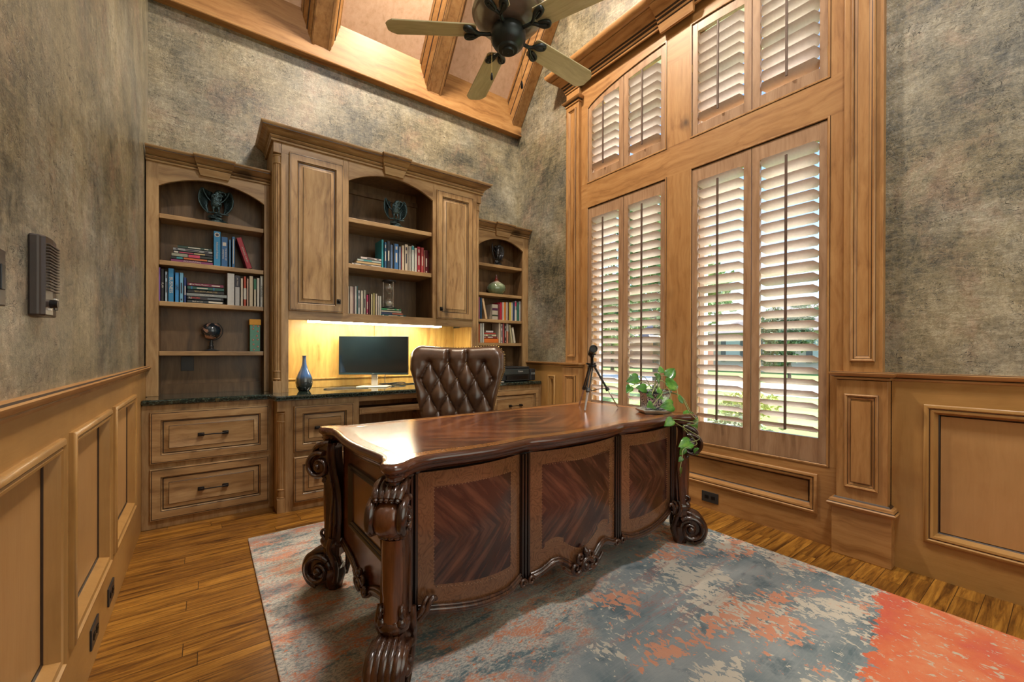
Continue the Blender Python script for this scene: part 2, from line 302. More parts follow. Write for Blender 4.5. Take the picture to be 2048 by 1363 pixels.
# ------------------------------------------------------------------ mesh helpers
class MB:
    def __init__(s): s.v = []; s.f = []; s.m = []
    def add(s, vs, fs, mi=0):
        o = len(s.v); s.v += [tuple(p) for p in vs]
        for i, f in enumerate(fs): s.f.append(tuple(o+a for a in f)); s.m.append(mi[i] if isinstance(mi, (list, tuple)) else mi)
        return s
    def box(s, x0, x1, y0, y1, z0, z1, mi=0):
        s.add([(x0, y0, z0), (x1, y0, z0), (x1, y1, z0), (x0, y1, z0), (x0, y0, z1), (x1, y0, z1), (x1, y1, z1), (x0, y1, z1)],
              [(0, 3, 2, 1), (4, 5, 6, 7), (0, 1, 5, 4), (1, 2, 6, 5), (2, 3, 7, 6), (3, 0, 4, 7)], mi); return s
    def grid(s, rows, mi=0, cu=False, cv=False):
        n = len(rows); k = len(rows[0]); fs = []; mm = []
        for i in range(n if cv else n-1):
            for j in range(k if cu else k-1):
                a = i*k+j; b = i*k+(j+1) % k; c = ((i+1) % n)*k+(j+1) % k; d = ((i+1) % n)*k+j
                fs.append((a, b, c, d)); mm.append(mi(i, j) if callable(mi) else mi)
        return s.add([p for r in rows for p in r], fs, mm)
    def prism(s, pts, fn, d0, d1, mi=0):
        # pts: 2D outline; fn(a, b, d) -> 3D
        n = len(pts); vs = [fn(a, b, d0) for a, b in pts]+[fn(a, b, d1) for a, b in pts]
        fs = [tuple(range(n-1, -1, -1)), tuple(range(n, 2*n))]+[(i, (i+1) % n, n+(i+1) % n, n+i) for i in range(n)]
        return s.add(vs, fs, mi)
    def mould(s, path, prof, O, U, V, N, closed=False, flip=1, caps=True):
        O, U, V, N = map(Vector, (O, U, V, N)); n = len(path); k = len(prof); rows = []
        for i in range(n):
            p = Vector(path[i])
            d1 = (p-Vector(path[i-1])).normalized() if (closed or i > 0) else None
            d2 = (Vector(path[(i+1) % n])-p).normalized() if (closed or i < n-1) else None
            d1 = d1 or d2; d2 = d2 or d1
            n1 = Vector((-d1.y, d1.x)); n2 = Vector((-d2.y, d2.x)); mt = (n1+n2)/(1+n1.dot(n2))
            rows.append([O+U*(p.x+flip*mt.x*q[0])+V*(p.y+flip*mt.y*q[0])+N*q[1] for q in prof])
        s.grid(rows, lambda i, j: prof[j][2] if len(prof[j]) > 2 else 0, cv=closed)
        if caps and not closed:
            s.add(rows[0], [tuple(range(k))]); s.add(rows[-1], [tuple(range(k-1, -1, -1))])
        return s
    def lathe(s, prof, c=(0, 0, 0), n=24, mi=0, axis='z', mat=None):
        rows = []
        for r, h in prof:
            row = []
            for i in range(n):
                a = 2*PI*i/n; p = Vector((r*math.cos(a), r*math.sin(a), h))
                if mat: p = mat @ p
                elif axis == 'x': p = Vector((h, p.x, p.y))
                elif axis == 'y': p = Vector((p.x, h, p.y))
                row.append(p+Vector(c))
            rows.append(row)
        s.grid(rows, mi, cu=True)
        s.add(rows[0], [tuple(range(n-1, -1, -1))], mi); s.add(rows[-1], [tuple(range(n))], mi); return s
    def tube(s, pts, r, n=8, mi=0, flat=1.0, caps=True):
        pts = [Vector(p) for p in pts]; rows = []; up = None; m = len(pts)
        for i, p in enumerate(pts):
            t = (pts[min(i+1, m-1)]-pts[max(i-1, 0)]).normalized()
            if up is None:
                up = Vector((0, 0, 1)) if abs(t.z) < .9 else Vector((1, 0, 0))
            a = (up-t*up.dot(t)).normalized(); b = t.cross(a); up = a
            rr = r[i] if isinstance(r, (list, tuple)) else r
            rows.append([p+a*(rr*math.cos(2*PI*j/n))+b*(rr*flat*math.sin(2*PI*j/n)) for j in range(n)])
        s.grid(rows, mi, cu=True)
        if caps: s.add(rows[0], [tuple(range(n-1, -1, -1))], mi); s.add(rows[-1], [tuple(range(n))], mi)
        return s
    def ball(s, c, r, n=12, k=8, mi=0, sq=(1, 1, 1)):
        rows = [[(c[0]+r*sq[0]*math.sin(PI*i/k)*math.cos(2*PI*j/n), c[1]+r*sq[1]*math.sin(PI*i/k)*math.sin(2*PI*j/n), c[2]+r*sq[2]*math.cos(PI*i/k)) for j in range(n)] for i in range(k+1)]
        return s.grid(rows, mi, cu=True)
    def xf(s, m, start=0):
        s.v = s.v[:start]+[tuple(m @ Vector(p)) for p in s.v[start:]]; return s
    def obj(s, name, mats, parent=None, loc=None, smooth=None, bevel=0, rot=None):
        me = bpy.data.meshes.new(name); me.from_pydata(s.v, [], s.f); me.update()
        if not isinstance(mats, (list, tuple)): mats = [mats]
        for m in mats: me.materials.append(M[m] if isinstance(m, str) else m)
        for p, mi in zip(me.polygons, s.m): p.material_index = min(mi, len(mats)-1)
        bm = bmesh.new(); bm.from_mesh(me); bmesh.ops.remove_doubles(bm, verts=bm.verts, dist=1e-6)
        bmesh.ops.recalc_face_normals(bm, faces=bm.faces); bm.to_mesh(me); bm.free()
        if smooth is not None:
            for p in me.polygons: p.use_smooth = True
            me.set_sharp_from_angle(angle=math.radians(smooth))
        o = bpy.data.objects.new(name, me); C.objects.link(o)
        if parent: o.parent = parent
        if loc: o.location = loc
        if rot: o.rotation_euler = rot
        if bevel:
            b = o.modifiers.new('bevel', 'BEVEL'); b.width = bevel; b.segments = 2; b.limit_method = 'ANGLE'; b.angle_limit = math.radians(50)
        return o
def tag(o, label, cat, group=None, kind=None):
    o['label'] = label; o['category'] = cat
    if group: o['group'] = group
    if kind: o['kind'] = kind
    return o
def thing(name, loc, label, cat, group=None, rz=0):
    o = bpy.data.objects.new(name, None); C.objects.link(o); o.location = loc; o.rotation_euler = (0, 0, rz); o.empty_display_size = .05
    return tag(o, label, cat, group)
def struct(o, label=None):
    o['kind'] = 'structure'
    if label: o['label'] = label
    return o
def smoothpath(pts, n=6, closed=False):
    P = [Vector(p) for p in pts]; out = []; m = len(P)
    for i in range(m if closed else m-1):
        p0 = P[(i-1) % m] if (closed or i > 0) else P[i]; p1 = P[i]; p2 = P[(i+1) % m]; p3 = P[(i+2) % m] if (closed or i+2 < m) else p2
        for j in range(n):
            t = j/n; out.append(.5*((2*p1)+(p2-p0)*t+(2*p0-5*p1+4*p2-p3)*t*t+(3*p1-p0-3*p2+p3)*t**3))
    if not closed: out.append(P[-1])
    return out
def text(body, size, mat, parent, loc, rot, name='lettering', ax='CENTER', ex=.0003, sx=1):
    cu = bpy.data.curves.new(name, 'FONT'); cu.body = body; cu.size = size; cu.align_x = ax; cu.align_y = 'CENTER'; cu.extrude = ex; cu.space_line = .85; cu.resolution_u = 3
    tmp = bpy.data.objects.new(name, cu); C.objects.link(tmp); bpy.context.view_layer.update()
    me = bpy.data.meshes.new_from_object(tmp.evaluated_get(bpy.context.evaluated_depsgraph_get())); me.name = name
    bpy.data.objects.remove(tmp); bpy.data.curves.remove(cu)
    me.materials.clear(); me.materials.append(mat if not isinstance(mat, str) else M[mat])
    o = bpy.data.objects.new(name, me); C.objects.link(o); o.parent = parent; o.location = loc; o.rotation_euler = rot; o.scale = (sx, 1, 1); return o
XL, XR, YB, YF = -.316, 2.873, 3.81, -1.25
# ================================================================== ROOM SHELL
ZT = 5.0
fl = MB().box(XL-.2, XR+.12, YF-.2, YB+.1, -.08, 0).obj('floor', 'floor'); struct(fl)
b = MB(); b.box(XL-.16, XL-.006, YF, YB, .98, ZT); b.box(XL-.16, XL-.045, YF, YB, 0, .98); struct(b.obj('wall_left', 'paper'))
b = MB(); b.box(XL-.16, XR+.1, YB, YB+.12, 0, ZT); struct(b.obj('wall_back', 'paper'))
b = MB(); b.box(XL-.16, XR+.1, YF-.12, YF, 0, ZT); struct(b.obj('wall_front', 'paper'))
XO = 3.0
b = MB()
for y0, y1 in ((YF, .61), (2.96, YB)):
    b.box(XR, XO, y0, y1, .98, ZT); b.box(XR+.042, XO, y0, y1, 0, .98)
b.box(XR, XO, .61, 2.96, 3.62, ZT)
struct(b.obj('wall_right', 'paper'))
# ceiling: slope over the desk wall, flat beyond, with fascia and rafters
SL = 1.297
def zc(y, z0): return z0+SL*(3.745-y)
YT = 3.745-(ZT-3.885)/SL
b = MB(); b.add([(XL-.1, 3.81, zc(3.81, 3.885)), (XR+.05, 3.81, zc(3.81, 3.885)), (XR+.05, YT, ZT), (XL-.1, YT, ZT), (XR+.05, YF, ZT), (XL-.1, YF, ZT)], [(0, 1, 2, 3), (3, 2, 4, 5)])
b.add([(x, y, z+.1) for x, y, z in b.v[:6]], [(0, 1, 2, 3), (3, 2, 4, 5)])
struct(b.obj('ceiling', 'ceil'))
b = MB(); b.box(XL, XR, 3.745, YB, 3.53, 3.95)
b.mould([(XL, 3.745), (XR, 3.745)], [(0, 3.53, 0), (.006, 3.531, 0), (.009, 3.537, 0), (.006, 3.544, 1), (.002, 3.547, 0), (.002, 3.557, 1), (0, 3.559, 0)], (0, 0, 0), (1, 0, 0), (0, 1, 0), (0, 0, 1), flip=-1, caps=False)
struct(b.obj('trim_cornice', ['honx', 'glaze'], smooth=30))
RP = [(-.150, 0), (-.150, .018), (-.138, .020), (-.138, .040), (-.130, .052), (-.120, .070), (-.112, .078), (-.112, .092), (-.104, .095), (-.098, .112), (-.088, .128), (-.078, .134), (-.078, .150), (-.070, .152), (-.070, .158), (-.052, .158), (-.052, .153)]
RP = RP+[(-a, d) for a, d in RP[::-1]]
cs = math.cos(math.atan(SL))
for cx in (-.256, .772, 1.797, 2.826):
    b = MB(); rows = []
    for y in (3.745, 2.75):
        rows.append([(min(max(cx+a, XL), XR), y, zc(y, 3.885-d/cs)) for a, d in RP])
    b.grid(rows, lambda i, j: 1 if j in (2, 7, 11, 13, 15, 17, 19, 21, 25, 30) else 0)
    struct(b.obj('trim_rafter', ['hony', 'glaze'], smooth=30))
# ------------------------------------------------------------------ wainscot
PANEL = [(0, -.001), (0, .009), (.005, .014), (.015, .016), (.020, .009, 1), (.023, .008), (.027, .012), (.036, .009), (.041, -.004), (.045, -.014), (.048, -.020, 1), (.053, -.024), (.056, -.024)]
RAILP = [(0, -.042), (.010, -.040), (.012, -.032), (.010, -.029, 1), (.022, -.024), (.032, -.014), (.034, -.006), (.028, -.003, 1), (.020, 0), (0, .001)]
def wains(name, x, d, y0, y1, ops, z0, z1, ztop=.99, pm='panel', parent=None):
    # d=+1: faces +X (left wall), -1: faces -X
    b = MB(); xb = x-d*.038
    xs = sorted((x, xb))
    edges = [y0]+[e for o in ops for e in o]+[y1]
    for i in range(0, len(edges), 2): b.box(*xs, edges[i], edges[i+1], z0, z1, 0)
    b.box(*xs, y0, y1, 0, z0, 1); b.box(*xs, y0, y1, z1, ztop, 1)
    o = struct(b.obj(name, ['wnsz', 'wnsy']))
    if parent: o.parent = parent
    for a, c in ops:
        p = MB(); p.box(*sorted((x-d*.030, x-d*.024)), a, c, z0, z1)
        struct(p.obj('wainscot_panel', pm, parent=o))
        p = MB(); p.mould([(a-.008, z0-.008), (c+.008, z0-.008), (c+.008, z1+.008), (a-.008, z1+.008)], PANEL, (x, 0, 0), (0, 1, 0), (0, 0, 1), (d, 0, 0), closed=True)
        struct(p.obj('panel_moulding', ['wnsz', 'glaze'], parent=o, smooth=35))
    return o
wl = wains('trim_wainscot', XL, 1, YF, 3.62, [(-1.06, -.46), (-.37, .235), (.325, .93), (1.02, 1.619), (1.726, 2.315), (2.418, 3.049)], .25, .856)
def rail(x, d, y0, y1, parent=None):
    b = MB(); b.mould([(x, y0), (x, y1)], [(p[0], p[1]+1.0)+tuple(p[2:]) for p in RAILP], (0, 0, 0), (1, 0, 0), (0, 1, 0), (0, 0, 1), flip=-d)
    return struct(b.obj('trim_chair_rail', ['hony', 'glaze'], parent=parent, smooth=35))
rail(XL-.006, 1, YF, 3.61)
wains('trim_wainscot', XR-.004, -1, YF, .575, [(-1.12, -.70), (-.60, .447)], .18, .841)
rail(XR, -1, YF, .60)
wains('trim_wainscot', XR-.004, -1, 3.01, 3.62, [(3.155, 3.258)], .18, .86)
rail(XR, -1, 2.96, 3.615)
# ------------------------------------------------------------------ window casing
W = [(.849, 1.694), (1.897, 2.722)]; WL, WU, WM = (.452, 2.449), 2.675, 1.7855
def arch(y): u = min(1, abs(y-WM)/.945); return 3.36+.145*(1-u*u)**.62
XC = 2.868
c = MB()
c.box(XC, XO, .605, 2.967, 0, .172, 1); c.box(XC, XO, .605, 2.967, .388, WL[0], 1); c.box(XC, XO, .605, .905, .172, .388, 1); c.box(XC, XO, 2.665, 2.967, .172, .388, 1); c.box(XC+.024, XO, .905, 2.665, .172, .388, 1)
for z0, z1 in ((WL[0], WL[1]), (WU, 3.30)):
    for y0, y1 in ((.605, W[0][0]), (W[0][1], W[1][0]), (W[1][1], 2.967)): c.box(XC, XO, y0, y1, z0, z1, 0)
c.box(XC, XO, .605, 2.967, WL[1], WU, 1)
for y0, y1 in ((.605, W[0][0]), (W[0][1], W[1][0]), (W[1][1], 2.967)): c.box(XC, XO, y0, y1, 3.30, 3.66, 1)
for y0, y1 in W:
    n = 24; ys = [y0+(y1-y0)*i/n for i in range(n+1)]
    for i in range(n):
        a, d = ys[i], ys[i+1]
        c.add([(XC, a, arch(a)), (XC, d, arch(d)), (XC, d, 3.66), (XC, a, 3.66), (XO, a, arch(a)), (XO, d, arch(d))], [(0, 1, 2, 3), (0, 4, 5, 1)], 1)
cas = struct(c.obj('trim_window_casing', ['honz', 'hony']))
p = MB(); p.mould([(.897, .164), (2.673, .164), (2.673, .396), (.897, .396)], PANEL, (XC, 0, 0), (0, 1, 0), (0, 0, 1), (-1, 0, 0), closed=True)
struct(p.obj('panel_moulding', ['hony', 'glaze'], parent=cas, smooth=35))
# opening lip around each light
LIP = [(-.006, 0, 1), (-.004, .004), (.004, .005), (.008, .002, 1), (.010, -.03)]
for y0, y1 in W:
    p = MB(); p.mould([(y0, WL[0]), (y1, WL[0]), (y1, WL[1]), (y0, WL[1])], LIP, (XC, 0, 0), (0, 1, 0), (0, 0, 1), (-1, 0, 0), closed=True)
    pts = [(y0, WU), (y1, WU)]+[(y1+(y0-y1)*i/16, arch(y1+(y0-y1)*i/16)) for i in range(17)]
    p.mould(pts, LIP, (XC, 0, 0), (0, 1, 0), (0, 0, 1), (-1, 0, 0), closed=True)
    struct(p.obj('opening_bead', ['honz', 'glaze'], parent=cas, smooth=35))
# pilasters
FR = [(0, -.001, 1), (0, .008), (.006, .014), (.012, .011), (.015, .005, 1), (.018, .006), (.024, .003), (.028, .001, 1), (.032, -.001)]
def framed(b, x, y0, y1, z0, z1, prof=FR, back=.010):
    b.mould([(y0, z0), (y1, z0), (y1, z1), (y0, z1)], prof, (x, 0, 0), (0, 1, 0), (0, 0, 1), (-1, 0, 0), closed=True)
def pil(y0, y1, left):
    ym = (y0+y1)/2
    b = MB(); b.box(2.800, XR, ym-.126, ym+.126, 0, .262, 1)                       # plinth
    b.box(2.812, XR, ym-.108, ym+.108, .262, .955, 0)
    b.box(2.828, XR, y0, y1, .955, 3.50, 0)
    b.box(2.832, XR, y0-.002, y1+.002, 3.50, 3.60, 1)
    o = struct(b.obj('trim_pilaster', ['honz', 'hony'], bevel=.003))
    m = MB()
    path = [(XR, ym-.126), (2.800, ym-.126), (2.800, ym+.126), (XR, ym+.126)]
    m.mould(path, [(-.002, .258), (.010, .260), (.018, .268), (.020, .278), (.014, .283, 1), (.012, .288), (.008, .300), (-.004, .306, 1), (-.012, .314)], (0, 0, 0), (1, 0, 0), (0, 1, 0), (0, 0, 1), flip=1)
    path = [(XR, ym-.108), (2.812, ym-.108), (2.812, ym+.108), (XR, ym+.108)]
    m.mould(path, [(p[0]*.9, p[1]+1.0)+tuple(p[2:]) for p in RAILP]+[(-.02, 1.001)], (0, 0, 0), (1, 0, 0), (0, 1, 0), (0, 0, 1), flip=1)
    path = [(XR, y0), (2.828, y0), (2.828, y1), (XR, y1)]
    m.mould(path, [(-.002, 3.465), (.008, 3.468), (.010, 3.478), (.006, 3.482, 1), (.018, 3.492), (.030, 3.505), (.034, 3.512), (.030, 3.516, 1), (-.002, 3.520)], (0, 0, 0), (1, 0, 0), (0, 1, 0), (0, 0, 1), flip=1)
    struct(m.obj('pilaster_moulding', ['hony', 'glaze'], parent=o, smooth=35))
    f = MB(); framed(f, 2.812, ym-.072, ym+.072, .375, .880); f.box(2.8005, 2.806, ym-.040, ym+.040, .412, .843)
    framed(f, 2.828, y0+.030, y1-.030, 1.055, 3.42)
    struct(f.obj('pilaster_frame', ['honz', 'glaze'], parent=o, smooth=35))
pil(.603, .770, False); pil(2.800, 2.967, True)
# crown over the windows with keystone
CP = [(0, 0), (.010, .002), (.013, .012), (.008, .016, 1), (.016, .024), (.022, .036), (.018, .040, 1), (.030, .052), (.034, .060), (.030, .064, 1), (.042, .072), (.058, .092), (.080, .112), (.104, .124), (.108, .130, 1), (.104, .134), (.125, .142), (.150, .168), (.156, .185), (.156, .196), (0, .20)]
b = MB(); z0 = 3.60
path = [(XR, .603), (2.834, .603), (2.834, 2.967), (XR, 2.967)]
b.mould(path, [(p[0], p[1]+z0)+tuple(p[2:]) for p in CP], (0, 0, 0), (1, 0, 0), (0, 1, 0), (0, 0, 1), flip=1)
struct(b.obj('trim_window_crown', ['hony', 'glaze'], smooth=35))
def keystone(b, prof, cx, hw0, hw1, zb, out, place):
    # prof: crown profile; place(u, out, z) -> 3D ; tapers from hw0 (bottom) to hw1 (top)
    zt = prof[-1][1]; P = [(0, zb), (out*.8, zb+.002), (out*.9, zb+.012)]+[(q[0]+out, q[1])+tuple(q[2:]) for q in prof[1:-1]]+[(0, zt+.003)]
    rows = []
    for q in P:
        t = (q[1]-zb)/(zt-zb); hw = hw0+(hw1-hw0)*t
        rows.append([place(cx-hw, q[0], q[1]), place(cx+hw, q[0], q[1])])
    b.grid(rows, lambda i, j: P[i][2] if len(P[i]) > 2 else 0)
    for s_ in (0, 1): b.add([r[s_] for r in rows], [tuple(range(len(P)))])
b = MB(); keystone(b, [(q[0], q[1]+z0)+tuple(q[2:]) for q in CP], WM, .135, .165, 3.555, .022, lambda u, o, z: (2.834-o, u, z))
struct(b.obj('trim_window_keystone', ['hony', 'glaze'], smooth=35))
# sashes with panes
for k, (y0, y1) in enumerate(W):
    b = MB(); g = MB()
    for z0, z1 in (WL, (WU, 3.55)):
        b.box(3.0, 3.05, y0-.03, y0+.035, z0-.03, z1); b.box(3.0, 3.05, y1-.035, y1+.03, z0-.03, z1)
        b.box(3.0, 3.05, y0, y1, z0-.03, z0+.04); b.box(3.0, 3.05, y0, y1, z1-.05, z1+.03)
        zm = (z0+z1)/2+.05 if z0 > 2 else 1.62
        b.box(3.005, 3.04, y0, y1, zm-.012, zm+.012)
        g.box(3.02, 3.026, y0+.03, y1-.03, z0+.03, z1-.04)
    o = struct(b.obj('window_%d' % (k+1), 'white')); struct(g.obj('window_pane', 'pane', parent=o))
# ------------------------------------------------------------------ shutters: one thing per panel
LPITCH = .0693
def shutter(y0, y1, z0, zf, label, hinge, up=False):
    st, d, xf = .048, .028, 2.872
    zt = lambda y: (arch(y)-.004 if up else zf)
    root = thing('plantation_shutter', (xf, (y0+y1)/2, z0), label, 'shutter', 'plantation shutter panels')
    OY, OZ = (y0+y1)/2, z0
    def L(b): b.v = [(x-xf, y-OY, z-OZ) for x, y, z in b.v]; return b
    y0 += .002; y1 -= .002; br, tr = (.075, .07) if up else (.150, .100)
    b = MB(); n = 10
    for a, c in ((y0, y0+st), (y1-st, y1)):
        rows = []
        for y in (a, c): rows.append([(xf, y, z0), (xf, y, zt(y)), (xf+d, y, zt(y)), (xf+d, y, z0)])
        b.grid(rows, 0, cu=True); b.add(rows[0], [(0, 1, 2, 3)]); b.add(rows[1], [(0, 1, 2, 3)])
    b.box(xf+.001, xf+d-.001, y0+st, y1-st, z0, z0+br)
    rows = []
    for i in range(n+1):
        y = y0+st+(y1-y0-2*st)*i/n; rows.append([(xf+.001, y, zt(y)-tr), (xf+.001, y, zt(y)), (xf+d-.001, y, zt(y)), (xf+d-.001, y, zt(y)-tr)])
    b.grid(rows, 0, cu=True)
    L(b).obj('shutter_frame', 'shut', parent=root, bevel=.002)
    # louvers
    b = MB(); ya, yb = y0+st, y1-st; th = math.radians(31); lw = .082; z = z0+br+.045
    while True:
        top_lim = min(zt(ya+.02), zt(yb-.02))-tr
        if z > (max(zt(ya+.02), zt(yb-.02))-tr)-.012: break
        a, c = ya, yb
        if up:
            while a < yb-.03 and zt(a)-tr < z+.010: a += .008
            while c > ya+.03 and zt(c)-tr < z+.010: c -= .008
        if c-a > .06:
            m = 8; rows = []
            for yy, sc in ((a, .30), (a+.020, 1), (c-.020, 1), (c, .30)):
                row = []
                for i in range(m):
                    t = 2*PI*i/m; px = lw/2*math.cos(t)*sc; pz = .0040*math.sin(t)*(1 if sc == 1 else .8)
                    row.append((xf+d/2+px*math.cos(th)+pz*math.sin(th), yy, z-px*math.sin(th)+pz*math.cos(th)))
                rows.append(row)
            b.grid(rows, 0, cu=True)
        z += LPITCH
    L(b).obj('louvers', 'slat', parent=root, smooth=50)
    b = MB(); ym = (y0+y1)/2; zt_ = min(zt(ym)-tr-.03, z); xr = xf+d/2-.040
    b.box(xr-.006, xr+.004, ym-.0070, ym+.0070, z0+br+.03, zt_)
    L(b).obj('tilt_rod', 'rod', parent=root, bevel=.002)
    yh = y0 if hinge < 0 else y1
    for zz in ((z0+.25, z0+1.0, z0+1.75) if not up else (z0+.15, z0+.5)):
        b = MB(); b.box(xf-.004, xf+.006, yh-.008, yh+.008, zz-.028, zz+.028); L(b).obj('hinge', 'brass', parent=root)
ns = ['lower shutter panel with pale louvers, nearest the bare right wall', 'lower shutter panel with pale louvers, just right of the middle post', 'lower shutter panel behind the potted plant, just left of the middle post', 'lower shutter panel behind the black tripod, nearest the desk wall corner']
nu = ['arched upper shutter panel nearest the bare right wall', 'tall upper shutter panel just right of the middle post', 'upper shutter panel just left of the middle post, above the potted plant', 'arched upper shutter panel nearest the desk wall corner']
k = 0
for y0, y1 in W:
    ym = (y0+y1)/2
    for a, c, h in ((y0, ym, -1), (ym, y1, 1)):
        shutter(a, c, WL[0]+.002, WL[1]-.012, ns[k], h); shutter(a, c, WU+.004, 0, nu[k], h, True); k += 1
# ------------------------------------------------------------------ outlets and wall devices
def outlet(loc, rz, w_, h_, label, landscape=True):
    root = thing('wall_outlet', loc, label, 'outlet', rz=rz)
    MB().box(-w_/2, w_/2, -.006, 0, -h_/2, h_/2).obj('cover_plate', 'blackp', parent=root, bevel=.002)
    for s_ in (-1, 1):
        b = MB(); cx, cz = (s_*w_*.2, 0) if landscape else (0, s_*h_*.2)
        b.box(cx-.013, cx+.013, -.0085, -.006, cz-.011, cz+.011)
        for q in (-1, 1): b.box(cx+q*.005-.001, cx+q*.005+.001, -.0092, -.0085, cz-.004, cz+.005)
        b.obj('socket', 'black', parent=root)
outlet((XC, 1.538, .082), -PI/2, .118, .072, 'black double outlet on the low board under the window')
outlet((XL, 2.36, .108), PI/2, .118, .072, 'black outlet on the left wainscot skirting, further from the camera')
outlet((XL, 2.046, .113), PI/2, .118, .072, 'black outlet on the left wainscot skirting, nearer the camera')
ic = thing('intercom', (XL-.006, 1.448, 1.18), 'dark bronze coloured ribbed intercom speaker on the left wall', 'intercom')
b = MB(); hw, hh = .052, .185
prof = [(-hw, 0), (-hw, .018), (-hw+.010, .026), (0, .029), (hw-.010, .026), (hw, .018), (hw, 0)]
b.prism([(p[0], p[1]) for p in prof], lambda a, d, z: (d, a, z), 0, hh)
b.obj('housing', col((.045, .035, .032), .3, .3), parent=ic, bevel=.004)
b = MB()
for i in range(16): b.box(.0245, .0325, -.040, .042, .060+i*.0070, .0628+i*.0070)
b.obj('speaker_grille', col((.10, .085, .08), .35), parent=ic)
b = MB(); b.lathe([(0, .04), (.009, .04), (.010, .028), (.010, .02)], (0, 0, 0), 14, axis='x'); b.v = [(x, y-.014, z+.030) for x, y, z in b.v]; b.obj('volume_knob', 'black', parent=ic, smooth=40)
b = MB(); b.box(.025, .031, .006, .034, .018, .040); b.obj('call_button', col((.03, .028, .028)), parent=ic)
for q in ((.008, .020, .042, .045), (.024, .034, .042, .045), (-.03, -.022, .014, .018)): b = MB(); b.box(.026, .0316, *q); b.obj('button_mark', 'white', parent=ic)
sp = thing('switch_plate', (XL-.006, 1.19, 1.186), 'dark wall switch plate at the left edge of the picture', 'switch')
MB().box(0, .008, -.06, .05, 0, .108).obj('cover_plate', col((.05, .04, .038), .35), parent=sp, bevel=.002)
MB().box(.008, .013, .012, .030, .03, .078).obj('toggle', 'blackp', parent=sp, bevel=.001)

# casing and rings added around the fill and vault lights (out of the picture)
b = MB(); b.box(.08, .19, YF, YF+.03, 0, 3.3); b.box(2.81, 2.87, YF, YF+.03, 0, 3.3); b.box(.08, 2.87, YF, YF+.03, 3.2, 3.32); struct(b.obj('fill_light_casing', 'honz'))
for p_ in ((1.55, 2.62), (1.2, .0)):
    b = MB(); b.lathe([(.14, -.012), (.17, -.010), (.17, .02), (.26, .02)] if p_[1] > 1 else [(.26, -.012), (.30, -.010), (.30, .02), (.31, .02)], (p_[0], p_[1], ZT-.02), 28); b.f = b.f[:-2]; b.m = b.m[:-2]; struct(b.obj('added_light_ring', 'white'))
# ================================================================== BUILT-IN CABINETS
CROWN = [(0, 0), (.012, .001), (.015, .009), (.013, .012, 1), (.006, .016), (.015, .021), (.021, .028), (.019, .032, 1), (.012, .036), (.026, .042), (.036, .053), (.055, .062), (.060, .064, 1), (.060, .069), (.067, .075), (.070, .081), (.070, .085), (0, .087)]
RAISE = [(0, 0), (0, .015), (.003, .019), (.007, .020, 1), (.011, .020), (.052, .020, 1), (.055, .014), (.058, .012), (.060, .006, 1), (.066, .006), (.090, .015, 1), (.093, .018), (.096, .017)]
def raised(b, x0, x1, z0, z1, y, prof=RAISE, mi=0):
    b.mould([(x0, z0), (x1, z0), (x1, z1), (x0, z1)], prof, (0, y, 0), (1, 0, 0), (0, 0, 1), (0, -1, 0), closed=True)
    a, h = prof[-1][0], prof[-1][1]
    b.add([(x0+a, y-h, z0+a), (x1-a, y-h, z0+a), (x1-a, y-h, z1-a), (x0+a, y-h, z1-a)], [(0, 1, 2, 3)], mi)
    return b
def pull(root, x, z, y, w_=.135):
    b = MB()
    for s_ in (-1, 1):
        b.box(x+s_*w_/2-.017, x+s_*w_/2+.017, y-.006, y, z-.011, z+.011)
        b.box(x+s_*w_/2-.013*1-.0, x+s_*w_/2+.013, y-.026, y-.006, z-.007, z+.007)
    b.tube([(x-w_/2, y-.024, z), (x-w_/4, y-.026, z), (x, y-.027, z+.001), (x+w_/4, y-.026, z), (x+w_/2, y-.024, z)], .0042, 6)
    return b.obj('pull', 'black', parent=root, smooth=40, bevel=.0012)
def crown(b, path, z, prof=CROWN, k=1.0):
    b.mould(path, [(p[0]*k, p[1]*k+z)+tuple(p[2:]) for p in prof], (0, 0, 0), (1, 0, 0), (0, 1, 0), (0, 0, 1), flip=-1)
def facearch(b, x0, x1, y0, y1, ox0, ox1, zb, zs, za, zt, mi=0, mz=1):
    # face frame with an arched opening, front at y0
    b.box(x0, ox0, y0, y1, zb, zt, mz); b.box(ox1, x1, y0, y1, zb, zt, mz)
    n = 20; c = (ox0+ox1)/2; h = (ox1-ox0)/2
    R = (h*h+(za-zs)**2)/(2*(za-zs)); f = lambda x: za-R+math.sqrt(R*R-(x-c)**2)
    for i in range(n):
        a = ox0+(ox1-ox0)*i/n; d = ox0+(ox1-ox0)*(i+1)/n
        b.add([(a, y0, f(a)), (d, y0, f(d)), (d, y0, zt), (a, y0, zt), (a, y1, f(a)), (d, y1, f(d))], [(0, 1, 2, 3), (0, 4, 5, 1)], mi)
    return f
